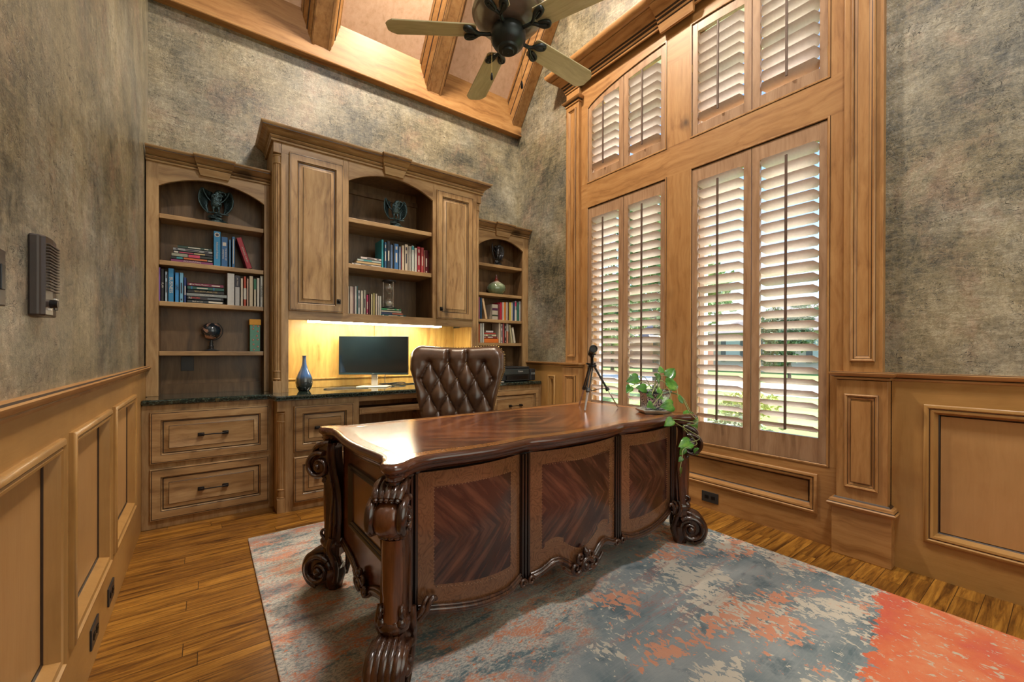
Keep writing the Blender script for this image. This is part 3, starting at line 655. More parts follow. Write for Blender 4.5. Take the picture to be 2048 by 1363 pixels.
def bookcase(x0, x1, ox0, ox1, shelves, label, zs=2.196, za=2.288, ztop=2.346):
    y0 = 3.61
    r = thing('bookcase', ((x0+x1)/2, 3.71, .80), label, 'bookcase', 'arched bookcases either side of the hutch')
    T = Matrix.Translation((-(x0+x1)/2, -3.71, -.80))
    def P(b, n, m, **k): return b.xf(T).obj(n, m, parent=r, **k)
    b = MB(); facearch(b, x0, x1, y0, y0+.02, ox0, ox1, .80, zs, za, ztop+.03); P(b, 'face_frame', ['cabx', 'cabz'], bevel=.002)
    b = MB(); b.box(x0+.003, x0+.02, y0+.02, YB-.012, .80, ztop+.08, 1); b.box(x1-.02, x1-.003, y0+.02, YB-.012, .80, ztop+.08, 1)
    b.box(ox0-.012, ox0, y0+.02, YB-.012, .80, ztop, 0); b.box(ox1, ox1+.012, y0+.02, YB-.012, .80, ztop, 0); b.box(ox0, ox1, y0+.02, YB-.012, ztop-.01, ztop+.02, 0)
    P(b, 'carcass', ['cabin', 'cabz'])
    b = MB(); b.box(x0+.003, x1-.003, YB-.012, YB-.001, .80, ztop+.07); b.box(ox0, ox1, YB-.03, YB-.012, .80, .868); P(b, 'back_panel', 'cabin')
    for z in shelves:
        b = MB(); b.box(ox0+.001, ox1-.001, 3.63, YB-.013, z-.032, z-.001); P(b, 'shelf', 'cabx', bevel=.003)
    b = MB(); crown(b, [(x0, YB-.002), (x0, y0), (x1, y0), (x1, YB-.002)] if x0 > XL+.02 and x1 < XR-.02 else [(x0, y0), (x1, y0)], ztop); P(b, 'crown_moulding', ['cabx', 'glaze'], smooth=35)
    b = MB(); keystone(b, [(q[0], q[1]+ztop)+tuple(q[2:]) for q in CROWN], (ox0+ox1)/2, .080, .120, 2.312, .026, lambda u, o, z: (u, y0-o, z)); P(b, 'keystone', ['cabx', 'glaze'], smooth=35)
    return r
bl = bookcase(XL, .389, -.252, .352, [2.02, 1.709, 1.435, 1.101], 'arched alder bookcase with four shelves beside the left wall')
br_ = bookcase(2.141, XR, 2.234, 2.80, [2.02, 1.715, 1.442, 1.197], 'narrow looking arched alder bookcase in the far right corner')
# cover of the dark outlet inside the left bookcase
oc = thing('wall_outlet', (-.105, YB-.0125, 1.01), 'black outlet plate on the back of the left bookcase below its lowest shelf', 'outlet')
MB().box(-.037, .037, -.006, 0, -.052, .052).obj('cover_plate', 'blackp', parent=oc, bevel=.002)
# hutch
hx0, hx1, hy, hz = .39, 2.145, 3.43, 2.611
hut = thing('hutch', (1.2675, 3.6, .80), 'tall central alder hutch with two raised panel doors around an arched shelf bay', 'cabinet')
TH = Matrix.Translation((-1.2675, -3.6, -.80))
def PH(b, n, m, **k): return b.xf(TH).obj(n, m, parent=k.pop('par', hut), **k)
ch = .052
b = MB(); facearch(b, .869, 1.672, hy, hy+.02, .912, 1.637, 1.402, 2.455, 2.560, hz+.03)
b.box(.869, 1.672, hy, hy+.02, 1.335, 1.402, 0); b.box(.49, .869, hy, hy+.02, 1.335, 1.42, 0); b.box(1.672, 2.047, hy, hy+.02, 1.335, 1.42, 0)
b.box(hx0+ch, .869, hy, hy+.02, 2.54, hz+.03, 0); b.box(1.672, hx1-ch, hy, hy+.02, 2.54, hz+.03, 0)
b.box(hx0+ch, .49, hy, hy+.02, .80, 2.54, 1); b.box(2.047, hx1-ch, hy, hy+.02, .80, 2.54, 1)
for xx in (hx0, hx1-ch):
    b.box(xx, xx+ch, hy, hy+.06, .80, .885, 1); b.box(xx, xx+ch, hy, hy+.06, 2.535, hz+.03, 1)
PH(b, 'face_frame', ['cabx', 'cabz'], bevel=.002)
b = MB()
for xx, s_ in ((hx0, 1), (hx1, -1)):
    a, c = sorted((xx, xx+s_*.02)); b.box(a, c, hy+.052, YB-.001, .80, hz+.07, 1)
    a, c = sorted((xx+s_*.02, xx+s_*.10)); b.box(a, c, hy+.02, YB-.015, .80, 1.34, 2)
    pl = [(xx, hy+ch), (xx+s_*ch, hy), (xx+s_*ch, hy+.03), (xx+s_*.02, hy+.075)]
    b.prism(pl, lambda p, q, d: (p, q, d), .885, 2.535, 1)
b.box(.90, .912, hy+.02, YB-.015, 1.402, hz, 0); b.box(1.637, 1.649, hy+.02, YB-.015, 1.402, hz, 0); b.box(hx0+.02, hx1-.02, hy+.02, YB-.001, 1.372, 1.402, 0)
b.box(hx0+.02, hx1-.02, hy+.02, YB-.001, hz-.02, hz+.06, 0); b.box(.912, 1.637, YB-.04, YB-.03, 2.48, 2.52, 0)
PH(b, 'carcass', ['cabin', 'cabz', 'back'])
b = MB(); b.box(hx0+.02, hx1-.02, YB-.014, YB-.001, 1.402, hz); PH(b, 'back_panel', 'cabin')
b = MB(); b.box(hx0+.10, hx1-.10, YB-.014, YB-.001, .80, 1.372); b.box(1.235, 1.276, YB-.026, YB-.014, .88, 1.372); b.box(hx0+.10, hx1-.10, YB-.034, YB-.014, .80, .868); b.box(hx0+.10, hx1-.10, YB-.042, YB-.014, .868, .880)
PH(b, 'backsplash', 'back', bevel=.002)
for z in (2.172, 1.805):
    b = MB(); b.box(.913, 1.636, 3.45, YB-.015, z-.036, z-.001); PH(b, 'shelf', 'cabx', bevel=.003)
for x0, x1, kx in ((.490, .867, .833), (1.670, 2.047, 1.712)):
    b = MB(); raised(b, x0, x1, 1.400, 2.556, hy-.001); d = PH(b, 'door', ['cabz', 'glaze'], smooth=30)
    b = MB(); b.box(kx-.014, kx+.014, hy-.026, hy-.0195, 1.470, 1.505); b.ball((kx, hy-.034, 1.487), .012); k_ = b.xf(TH).obj('knob', 'black', parent=d, smooth=40)
b = MB(); crown(b, [(hx0, YB-.002), (hx0, hy), (hx1, hy), (hx1, YB-.002)], hz, k=1.18); PH(b, 'crown_moulding', ['cabx', 'glaze'], smooth=35)
b = MB(); keystone(b, [(q[0]*1.18, q[1]*1.18+hz)+tuple(q[2:]) for q in CROWN], 1.275, .076, .124, 2.572, .030, lambda u, o, z: (u, hy-o, z)); PH(b, 'keystone', ['cabx', 'glaze'], smooth=35)
def reed(b, cx, cy, z0, z1, r=.030):
    n = 44; pr = []
    for i in range(n):
        a = 2*PI*i/n; rr = r*(.90+.10*abs(math.cos(a*5.5))); pr.append((cx+rr*math.cos(a), cy+rr*math.sin(a)))
    b.prism(pr, lambda p, q, d: (p, q, d), z0, z1, 0)
    for z in (z0, z1):
        s_ = 1 if z == z0 else -1
        for k in (0, .055): b.lathe([(r*.9, -.006), (r*1.12, -.004), (r*1.18, 0), (r*1.12, .004), (r*.9, .006)], (cx, cy, z-s_*k), 20, 1)
        b.lathe([(r, -.024), (r, .024)], (cx, cy, z-s_*.028), 20, 0)
for s_, xx in ((1, hx0), (-1, hx1)):
    b = MB(); reed(b, xx+s_*.037, hy+.037, .955, 2.465); PH(b, 'fluted_column', ['cabz', 'cabx'], smooth=25)
# base units
def base(x0, x1, y, label, rects, col_=None, knee=None):
    r = thing('base_cabinet', ((x0+x1)/2, y+.2, 0), label, 'cabinet', 'base cabinets under the granite')
    T = Matrix.Translation((-(x0+x1)/2, -y-.2, 0)); P = lambda b, n, m, **k: b.xf(T).obj(n, m, parent=k.pop('par', r), **k)
    b = MB(); c = .05 if col_ else 0
    if knee:
        b.box(x0+c, knee[0], y, y+.02, 0, .765, 1); b.box(knee[1], x1-c, y, y+.02, 0, .765, 1); b.box(knee[0], knee[1], y, y+.02, .725, .765, 0)
        b.box(knee[0]-.02, knee[0], y+.02, YB-.03, 0, .765, 0); b.box(knee[1], knee[1]+.02, y+.02, YB-.03, 0, .765, 0); b.box(knee[0], knee[1], YB-.03, YB-.01, 0, .765, 1)
    else: b.box(x0+c, x1-c, y, y+.02, 0, .765, 1)
    b.box(x0, x0+.02, y+(.05 if col_ else .02), YB-.001, 0, .765, 1); b.box(x1-.02, x1, y+(.05 if col_ else .02), YB-.001, 0, .765, 1)
    if col_:
        for xx, s_ in ((x0, 1), (x1, -1)):
            a, d = sorted((xx, xx+s_*c)); b.box(a, d, y, y+.06, 0, .095, 1); b.box(a, d, y, y+.06, .69, .765, 1)
            b.prism([(xx, y+c), (xx+s_*c, y), (xx+s_*c, y+.03), (xx+s_*.02, y+.075)], lambda p, q, d: (p, q, d), .095, .69, 1)
    P(b, 'cabinet_box', ['cabx', 'cabz'], bevel=.002)
    if col_:
        for xx, s_ in ((x0, 1), (x1, -1)):
            b = MB(); reed(b, xx+s_*.035, y+.035, .155, .62, .028); P(b, 'fluted_column', ['cabz', 'cabx'], smooth=25)
    for a, d, z0, z1 in rects:
        b = MB(); raised(b, a, d, z0, z1, y-.001); dr = P(b, 'drawer', ['cabx', 'glaze'], smooth=30)
        h = pull(dr, (a+d)/2, (z0+z1)/2, y-.018, .13 if d-a > .5 else .105); h.data.transform(T)
    return r, P
base(XL, .389, 3.38, 'alder base cabinet with two wide drawers beside the left wall', [(-.275, .360, .402, .724), (-.275, .360, .054, .372)])
bc, PB = base(.39, 2.14, 3.21, 'alder base cabinet with keyboard tray opening under the monitor', [(.491, .889, .402, .722), (.491, .889, .056, .370), (1.641, 2.04, .402, .722), (1.641, 2.04, .056, .370)], True, (.930, 1.600))
b = MB(); b.box(.932, 1.598, 3.20, 3.60, .628, .645); b.box(.932, 1.598, 3.196, 3.214, .628, .676); b.box(.945, 1.585, 3.190, 3.196, .638, .666)
PB(b, 'keyboard_tray', 'cabx', bevel=.002)
base(2.141, XR, 3.38, 'alder base cabinet with dark drawer pulls in the far right corner', [(2.20, 2.83, .402, .724), (2.20, 2.83, .054, .372)])
# granite
b = MB(); g = [(XL, 3.35), (.355, 3.35), (.372, 3.165), (2.160, 3.165), (2.177, 3.35), (2.845, 3.35), (2.868, 3.372), (2.868, YB-.002), (XL, YB-.002)]
b.prism(g, lambda p, q, d: (p, q, d), .765, .7999)
tag(b.obj('countertop', 'granite', bevel=.010), 'polished dark granite countertop running along the cabinets', 'countertop')
# under cabinet light
u = thing('under_cabinet_light', (1.189, 3.50, 1.335), 'long lit strip light under the hutch above the monitor', 'light')
MB().box(-.56, .56, -.045, .045, .012, .034).obj('housing', 'white', parent=u)
MB().box(-.553, .553, -.040, .040, -.010, .012).obj('diffuser', 'led', parent=u, bevel=.003)
# ================================================================== RUG AND DESK
b = MB(); n = 60
b.box(.20, 2.515, -.9, 2.87, .0005, .011)
tag(b.obj('area_rug', 'rug', bevel=.004), 'abstract blue grey, cream and coral rug under the desk', 'rug')
DX, DY, DR, DZ = 1.345, 1.700, math.radians(1.3), .011
desk = thing('executive_desk', (DX, DY, DZ), 'large dark carved mahogany executive desk with inlaid curved front panels', 'desk', rz=DR)
def outline(ins=0.0, n=7):
    q = [(.0, -.418), (.12, -.414), (.22, -.403), (.275, -.392), (.31, -.388), (.36, -.396), (.46, -.408), (.58, -.404), (.68, -.391), (.745, -.388), (.80, -.402), (.845, -.432), (.885, -.438), (.912, -.415), (.912, -.375), (.893, -.335), (.884, -.29), (.889, -.21), (.899, -.11), (.903, 0)]
    bk = [(.745, .384), (.60, .384), (.3, .384), (0, .384)]
    full = q+[(x, -y) for x, y in q[::-1][1:10]]+bk
    full = full+[(-x, y) for x, y in full[::-1][1:-1]]
    P = smoothpath([(x, y, 0) for x, y in full], n, closed=True)
    if ins:
        m = len(P); out = []
        for i, p in enumerate(P):
            d = (P[(i+2) % m]-P[(i-2) % m]).normalized(); f = 1 if ins < .02 else .30+.70*min(1, math.hypot(abs(p.x)-.885, abs(p.y)-.425)/.13); out.append(Vector((p.x-d.y*ins*f, p.y+d.x*ins*f, 0)))
        P = out
    return P
DT = .739
b = MB(); rows = []
EP = [(.024, DT-.001, 2), (.022, DT), (.018, DT+.001), (.008, DT-.003), (.001, DT-.011), (0, DT-.018), (.003, DT-.026), (.010, DT-.031), (.013, DT-.034, 2), (.014, DT-.036), (.018, DT-.044), (.028, DT-.052), (.040, DT-.056), (.043, DT-.060, 2), (.043, DT-.066), (.050, DT-.068)]
rows = [[(p.x, p.y, z) for p in outline(a)] for a, z, *_ in EP]
b.grid(rows, lambda i, j: 1 if len(EP[i]) > 2 else 0, cu=True)
o = b.obj('desktop_edge', ['mahx', 'ebony'], parent=desk, smooth=50)
A = outline(.020)
b = MB(); b.prism([(p.x, p.y) for p in A], lambda p, q, d: (p, q, d), DT-.012, DT-.0006)
top = b.obj('desktop', 'chevtop', parent=desk)
b = MB(); b.grid([[(p.x, p.y, DT-.0006) for p in outline(.0235)], [(p.x, p.y, DT+.0001) for p in outline(.0245)], [(p.x, p.y, DT+.0001) for p in outline(.066)], [(p.x, p.y, DT-.0006) for p in outline(.067)]], 0, cu=True)
b.obj('crossbanding', 'band', parent=desk)
# carcass follows the outline; front y as a function of x
OUT = outline(.052)
def fy(x):
    best = None
    for i in range(len(OUT)):
        p, q = OUT[i], OUT[(i+1) % len(OUT)]
        if p.y < 0 and q.y < 0 and min(p.x, q.x) <= x <= max(p.x, q.x) and abs(q.x-p.x) > 1e-6 and abs(x) < .84:
            t = (x-p.x)/(q.x-p.x); y = p.y+(q.y-p.y)*t
            best = y if best is None else max(best, y)
    return best if best is not None else -.33
def bowed(x, a, c, base_y, bow): u = (x-(a+c)/2)/((c-a)/2); return base_y-bow*(1-u*u)
PN = [(-.775, -.345, -.352, .030), (-.292, .232+.0, -.352, .036), (.292, .775, -.352, .030)]
PN = [(-.770, -.322, -.345, .034), (-.272, .272, -.350, .040), (.322, .770, -.345, .034)]
def zbot(x, k):
    a, c = PN[k][:2]; u = (x-a)/(c-a)
    if k == 1: return .155+.045*math.exp(-((u-.22)/.13)**2)+.045*math.exp(-((u-.78)/.13)**2)-.03*math.exp(-((u-.5)/.13)**2)
    if k == 2: u = 1-u
    return .205-.055*math.sin(min(1, u/.85)*PI*.5)**1.2+.02*max(0, (u-.85)/.15)
ZTP = DT-.064
for k, (a, c, by, bw) in enumerate(PN):
    cz = .43; m = chevron('feathered_panel_%d' % k, 'front', a, cz)
    b = MB(); nx, nz = 40, 26; xs = [a+(c-a)*i/nx for i in range(nx+1)]
    rows = []
    for j in range(nz+1):
        rows.append([(x, bowed(x, a, c, by, bw), zbot(x, k)+.014+(ZTP-zbot(x, k)-.014)*j/nz) for x in xs])
    def mi(j, i):
        x = a+(c-a)*(i+.5)/nx; v = (j+.5)/nz; z = zbot(x, k)+(ZTP-zbot(x, k))*v
        bt = .075 if k != 1 else .085
        return 1 if (.055 < x-a and .055 < c-x and z < ZTP-.058 and z-zbot(x, k) > bt) else 0
    b.grid(rows, mi)
    b.box(a, c, by+.012, by+.03, .24, ZTP)
    b.obj('front_panel', ['burl', m], parent=desk, smooth=40)
    # stringing dots around the feathered field
    b = MB(); bt = .075 if k != 1 else .085; ix0, ix1 = a+.0555, c-.0555
    # snap to grid columns
    ix0 = a+(c-a)*math.ceil(.055/(c-a)*nx-.5)/nx; ix1 = c-(ix0-a)
    pts = []; st_ = .0125
    nxd = int((ix1-ix0)/st_); 
    for i in range(nxd+1):
        x = ix0+(ix1-ix0)*i/nxd; pts += [(x, ZTP-.058), (x, zbot(x, k)+bt+.004)]
    z_ = zbot(ix0, k)+bt+.004; nzd = int((ZTP-.058-z_)/st_)
    for x in (ix0, ix1):
        zz = zbot(x, k)+bt+.004
        pts += [(x, zz+(ZTP-.058-zz)*i/nzd) for i in range(1, nzd)]
    for x, z in pts: b.ball((x, bowed(x, a, c, by, bw)-.0006, z), .0017, 5, 3)
    b.obj('inlay_dots', col((.30, .16, .07), .4), parent=desk)
    # carved lower edge
    b = MB()
    for off, r in ((0, .011), (.014, .006), (-.011, .006)):
        pth = [(x, bowed(x, a, c, by, bw)-.008, zbot(x, k)+.004+off) for x in [a+(c-a)*i/30 for i in range(31)]]
        b.tube(pth, r, 8)
    b.obj('carved_apron', 'mahl', parent=desk, smooth=50)
# dark fluted stiles between panels and at the corners
for x, w_ in ((-.297, .025), (.297, .025)):
    z0 = .150; b = MB()
    b.box(x-w_, x+w_, -.352, -.30, z0, ZTP)
    for q in (-.016, 0, .016): b.tube([(x+q, -.354, z0+.01), (x+q, -.354, ZTP)], .0065, 8)
    b.obj('fluted_stile', 'ebony', parent=desk, smooth=50)
for s_ in (-1, 1):
    b = MB(); x = s_*.795; b.box(x-.026, x+.026, -.35, -.28, .19, ZTP)
    for q in (-.018, 0, .016): b.tube([(x+q, -.352, .20), (x+q, -.352, ZTP)], .0065, 8)
    b.obj('fluted_stile', 'ebony', parent=desk, smooth=50)
# carcass body
b = MB(); b.box(-.80, .80, -.315, -.27, .215, ZTP); b.box(-.80, -.36, -.27, .345, .215, ZTP); b.box(.36, .80, -.27, .345, .215, ZTP); b.box(-.36, .36, -.27, .345, .60, ZTP); b.box(-.83, -.78, -.30, .31, .215, ZTP); b.box(.78, .83, -.30, .31, .215, ZTP)
b.obj('carcass', 'mah', parent=desk)
for s_ in (-1, 1):
    b = MB(); x = s_*.832; nn = 24
    zb = lambda y: .20-.055*math.exp(-((y)/.10)**2)+.03*abs(y/.30)**2
    ys = [-.285+.57*i/nn for i in range(nn+1)]
    b.grid([[(x, y, zb(y)+(ZTP-zb(y))*j/8) for y in ys] for j in range(9)], 0)
    b.obj('side_panel', 'mahr', parent=desk)
    b = MB(); pr = [(0, 0), (0, .010), (.006, .014), (.012, .010), (.015, .004), (.022, .010), (.028, .006), (.030, 0)]
    b.mould([(-.225, .335), (.19, .335), (.19, .605), (-.225, .605)], pr, (x, 0, 0), (0, 1, 0), (0, 0, 1), (s_, 0, 0), closed=True)
    b.obj('side_moulding', 'ebony', parent=desk, smooth=40)
    b = MB()
    for off, r in ((0, .012), (.015, .007), (-.012, .007)): b.tube([(x+s_*.006, y, zb(y)+off) for y in ys], r, 8)
    b.obj('carved_apron', 'mahl', parent=desk, smooth=50)
# ---- carving helpers
def spiral(c, r0, turns, n, plane, a0=0, sgn=1, r1=.004):
    out = []
    for i in range(n+1):
        t = i/n; a = a0+sgn*turns*2*PI*t; r = r0*(1-t)**.9+r1
        out.append(Vector(c)+plane[0]*(r*math.cos(a))+plane[1]*(r*math.sin(a)))
    return out
def rosette(b, c, nrm, s_, up=Vector((0, 0, 1))):
    nrm = Vector(nrm).normalized(); r_ = up.cross(nrm).normalized(); c = Vector(c)
    P = (r_, up)
    b.ball(c+nrm*.006*s_, .020*s_, 12, 8)
    b.tube(spiral(c+nrm*.014*s_, .034*s_, 1, 20, P, .5), [.012*s_*(1-.4*i/20) for i in range(21)], 8)
    for q in (-1, 1):
        b.tube(spiral(c+r_*q*.058*s_+up*.004*s_+nrm*.008*s_, .026*s_, 1.3, 22, P, PI if q > 0 else 0, q), [.010*s_*(1-.5*i/22) for i in range(23)], 8)
        b.tube(spiral(c+r_*q*.030*s_+up*.042*s_+nrm*.008*s_, .020*s_, 1.1, 18, P, -PI/2, q), [.009*s_*(1-.5*i/18) for i in range(19)], 8)
        b.tube(smoothpath([c+r_*q*.02*s_-up*.03*s_, c+r_*q*.055*s_-up*.024*s_+nrm*.01*s_, c+r_*q*.10*s_-up*.004*s_, c+r_*q*.125*s_+up*.022*s_], 5), .0075*s_, 8)
    b.tube(smoothpath([c+up*.03*s_, c+up*.062*s_+nrm*.012*s_, c+up*.078*s_], 5), [.012*s_]*5+[.010*s_]*5+[.004*s_], 8)
    b.ball(c+up*.062*s_+nrm*.010*s_, .016*s_)
b = MB(); rosette(b, (0, -.402, .148), (0, -1, 0), 1.0); b.obj('carved_ornament', 'mahl', parent=desk, smooth=50)
for s_ in (-1, 1):
    b = MB()
    for xx in (s_*.297-.022, s_*.297+.022): b.tube(spiral((xx, -.368, .155), .014, 1.2, 16, (Vector((1, 0, 0)), Vector((0, 0, 1)))), .006, 8)
    b.obj('carved_scroll', 'mahl', parent=desk, smooth=50); b = MB()
    b.tube(smoothpath([(s_*.775, -.37, .190), (s_*.755, -.380, .215), (s_*.742, -.382, .240), (s_*.722, -.380, .252), (s_*.714, -.378, .240)], 5), [.012]*8+[.010]*7+[.007]*6, 8)
    b.tube(smoothpath([(s_*.79, -.37, .20), (s_*.772, -.385, .225), (s_*.762, -.385, .250), (s_*.748, -.380, .262)], 5), [.010]*8+[.007]*8, 8)
    b.obj('carved_leaf', 'mahl', parent=desk, smooth=50)
for s_ in (-1, 1):
    b = MB(); rosette(b, (s_*.845, 0, .165), (s_, 0, 0), .85); b.obj('carved_ornament', 'mahl', parent=desk, smooth=50)
# ---- the four scrolled legs, built along a diagonal (d outward, w sideways)
def leg():
    b = MB()
    cen = smoothpath([(.020, 0, .675), (.030, 0, .64), (.022, 0, .55), (.002, 0, .46), (-.004, 0, .36), (-.002, 0, .27), (.004, 0, .215), (.006, 0, .16)], 5)
    n = 28; rows = []
    for i, p in enumerate(cen):
        t = i/(len(cen)-1); wd = .050-.006*math.sin(PI*t); row = []
        for j in range(n):
            a = 2*PI*j/n; rd = 1+.07*math.cos(a*7); cx = math.copysign(abs(math.cos(a))**.7, math.cos(a)); sx = math.copysign(abs(math.sin(a))**.7, math.sin(a))
            row.append((p.x+.040*rd*cx, wd*rd*sx, p.z))
        rows.append(row)
    b.grid(rows, 0, cu=True)
    D, Z, Wv = Vector((1, 0, 0)), Vector((0, 0, 1)), Vector((0, 1, 0))
    # top volute: barrel with spiral cheeks
    vc = Vector((.058, 0, .568))
    b.lathe([(0, -.042), (.040, -.042), (.052, -.034), (.058, -.018), (.060, 0), (.058, .018), (.052, .034), (.040, .042), (0, .042)], vc, 26, 2, axis='y')
    for q in (-1, 1):
        c = vc+Wv*q*.050
        b.tube(spiral(c, .058, 1.7, 46, (D, Z), PI*.62, -1), [.0125*(1-.5*i/46) for i in range(47)], 8, flat=1.25)
        b.lathe([(0, -.008), (.022, -.008), (.030, -.002), (.030, .002), (.022, .008), (0, .008)], c, 18, axis='y')
        b.ball(c+Wv*q*.010, .013)
        b.tube(smoothpath([vc+Wv*q*.036+D*-.030+Z*.030, Vector((.004, q*.040, .52)), Vector((-.012, q*.042, .44)), Vector((-.004, q*.044, .34)), Vector((.0, q*.046, .24))], 6), .0085, 8)
    # acanthus fall from under the top
    for q in (-1.6, -.8, 0, .8, 1.6):
        b.tube(smoothpath([(.012, q*.022, .675), (.046, q*.026, .668), (.074, q*.025, .654), (.088, q*.022, .636), (.096, q*.020, .626)], 5), [.013]*8+[.013]*8+[.009]*3+[.005]*2, 8)
    # cuff
    for q in (-2, -1, 0, 1, 2): b.ball((.046-.004*q*q*.5, q*.017, .500), .0125, sq=(1, 1, .9))
    b.tube(smoothpath([(.03, -.048, .512), (.05, -.02, .508), (.052, 0, .507), (.05, .02, .508), (.03, .048, .512)], 4), .008, 8)
    # front bolster of the shaft
    b.tube(smoothpath([(.032, 0, .49), (.034, 0, .42), (.032, 0, .34), (.034, 0, .26), (.038, 0, .225)], 5), [.024]*12+[.022]*9, 16, mi=2, flat=1.45)
    # ankle
    for q in (-1.5, -.5, .5, 1.5): b.ball((.040, q*.021, .225), .020, sq=(1, .8, .95))
    b.lathe([(.03, -.03), (.052, -.018), (.056, 0), (.050, .014), (.034, .022)], (.010, 0, .215), 22)
    # foot: fan of lobes rolling outward into a big volute
    fc = Vector((.060, 0, .092))
    b.lathe([(0, -.046), (.058, -.046), (.074, -.030), (.080, 0), (.074, .030), (.058, .046), (0, .046)], fc, 30, axis='y')
    for q in (-2, -1, 0, 1, 2):
        w_ = q*.020
        pth = [Vector((.022, w_*.42, .222)), Vector((.026, w_*.62, .190))]+[fc+Wv*w_+D*(.074*math.cos(a))+Z*(.080*math.sin(a)) for a in [math.radians(v) for v in (75, 45, 15, -15, -45, -75)]]
        b.tube(smoothpath(pth, 4), [.010+.006*math.sin(PI*i/28) for i in range(29)], 8)
    for q in (-1, 1):
        c = fc+Wv*q*.050
        b.tube(spiral(c, .068, 1.6, 44, (D, Z), PI*.75, -1), [.015*(1-.5*i/44) for i in range(45)], 8, flat=1.2)
        b.ball(c, .022)
        b.tube(smoothpath([(-.01, q*.052, .25), (.0, q*.058, .20), (-.022, q*.054, .15), (-.030, q*.046, .10), (-.02, q*.040, .05)], 5), .013, 8)
        b.tube(spiral(Vector((.036, q*.034, .262)), .018, 1.1, 16, (D, Z), -PI/2), .007, 8)
    # block
    b.lathe([(.030, 0), (.036, .004), (.044, .035), (.056, .07), (.05, .10)], (.010, 0, 0), 8, 1)
    return b
for sx, sy in ((-1, -1), (1, -1), (-1, 1), (1, 1)):
    b = leg(); ang = math.atan2(sy*.95, sx*.8)
    b.xf(Matrix.Translation((sx*.848, sy*.352, 0)) @ Matrix.Rotation(ang, 4, 'Z'))
    b.obj('leg', ['mahl', 'mah', 'mahr'], parent=desk, smooth=45)
# ================================================================== CHAIR
ch_ = thing('office_chair', (1.392, 2.530, .011), 'brown leather button tufted office chair behind the desk', 'chair', rz=math.radians(-35))
def hwid(z):   # half width of the back at height z
    t = (z-.50)/.62
    return .235+.087*max(0, min(1, (t-.18)/.62))**1.1
btn = []
for r in range(5):
    z = 1.015-r*.110; n = 4 if r % 2 == 0 else 5
    for i in range(n):
        btn.append(((i-(n-1)/2)*.124*(1 if n == 4 else .97), z))
def top_z(x): return 1.122-.008*math.cos(x/.322*PI)-(.055*max(0, (abs(x)-.245)/.077)**2.2)
b = MB(); NU, NV = 110, 110; rows = []
for j in range(NV+1):
    row = []; v = j/NV
    for i in range(NU+1):
        u = i/NU*2-1
        z0 = .50; zt = 1.12; z = z0+(zt-z0)*v; x = u*hwid(z)
        tz = top_z(x); z = z0+(tz-z0)*v
        e = min(1, (1-abs(u))/.13); e2 = min(1, (1-v)/.12); ed = (1-(1-e)**2)**.5*(1-(1-e2)**2)**.5
        bulge = .050+.018*abs(u)**3
        # tufting: pillows between the buttons, creases along the diamonds
        A_, B_ = (z-1.015)/.110, x/.062
        s1, s2 = (A_+B_)/2, (A_-B_)/2; u1, u2 = (s1+.5) % 1, (s2+.5) % 1
        puff = (math.sin(PI*u1)*math.sin(PI*u2))**.45*.034
        m = max(0, min(1, (.268-abs(x))/.03, (1.06-z)/.03))
        if 1.0 < z:
            # above the top row only vertical tucks run up to the rim
            q = min(abs(x-bx) for bx, bz in btn[1:3]); puff2 = .034*(1-math.exp(-(q/.014)**2)); k = min(1, (z-1.015)/.03) if z > 1.015 else 0
            puff = puff*(1-k)+puff2*k
        edge = .034
        dep = edge-puff if (m > 0 or z > 1.0) else 0
        dep *= max(m, 0 if abs(x) > .2 else min(1, max(0, (1.12-z)/.04)))
        for bx, bz in btn:
            d = math.hypot(x-bx, z-bz)
            if d < .05: dep = max(dep, .036*math.exp(-(d/.020)**2))
        cr = 0; lean = (z-.5)*.10
        row.append((x, -(.035+ed*bulge)+dep*ed+lean, z))
    rows.append(row)
b.grid(rows, 0)
bk = [[(x, .045+(z-.5)*.10-.03*abs(x/.35)**2, z) for x, y, z in r] for r in rows[::6]+[rows[-1]]]
b.grid([r[::6]+[r[-1]] for r in bk], 0)
# rolled border joining front and back
rim = [r[0] for r in rows]+rows[-1][1:-1]+[r[-1] for r in rows[::-1]]
b.grid([rim, [(x*1.012, y+.035, z+.004*(z > 1.05)) for x, y, z in rim], [(x*1.012, .02+(z-.5)*.10, z+.004*(z > 1.05)) for x, y, z in rim], [(x, .045+(z-.5)*.10-.03*abs(x/.35)**2, z) for x, y, z in rim]], 0)
b.obj('backrest', 'leather', parent=ch_, smooth=60)
for bx, bz in btn:
    if abs(bx) < hwid(bz)-.02: b = MB(); b.ball((bx, -.048+(bz-.5)*.10, bz), .0075, 10, 6, sq=(1, .5, 1)); b.obj('tufting_button', 'brass', parent=ch_, smooth=60)
b = MB()
for i in range(0, len(rim), 3):
    p = rim[i]; b.ball((p[0]*1.016, .022+(p[2]-.5)*.10, p[2]+.006*(p[2] > 1.05)), .0045, 6, 4)
b.obj('nailhead_trim', 'brass', parent=ch_, smooth=60)
b = MB(); rr = []
for z, k in ((.40, .90), (.42, 1), (.47, 1.02), (.505, .96), (.52, .80)):
    rr.append([(.25*k*math.copysign(abs(math.cos(a))**.5, math.cos(a)), -.22+.22*k*math.copysign(abs(math.sin(a))**.5, math.sin(a)), z) for a in [2*PI*i/40 for i in range(40)]])
b.grid(rr, 0, cu=True); b.add(rr[-1], [tuple(range(40))]); b.add(rr[0], [tuple(range(40))]); b.obj('seat', 'leather', parent=ch_, smooth=50)
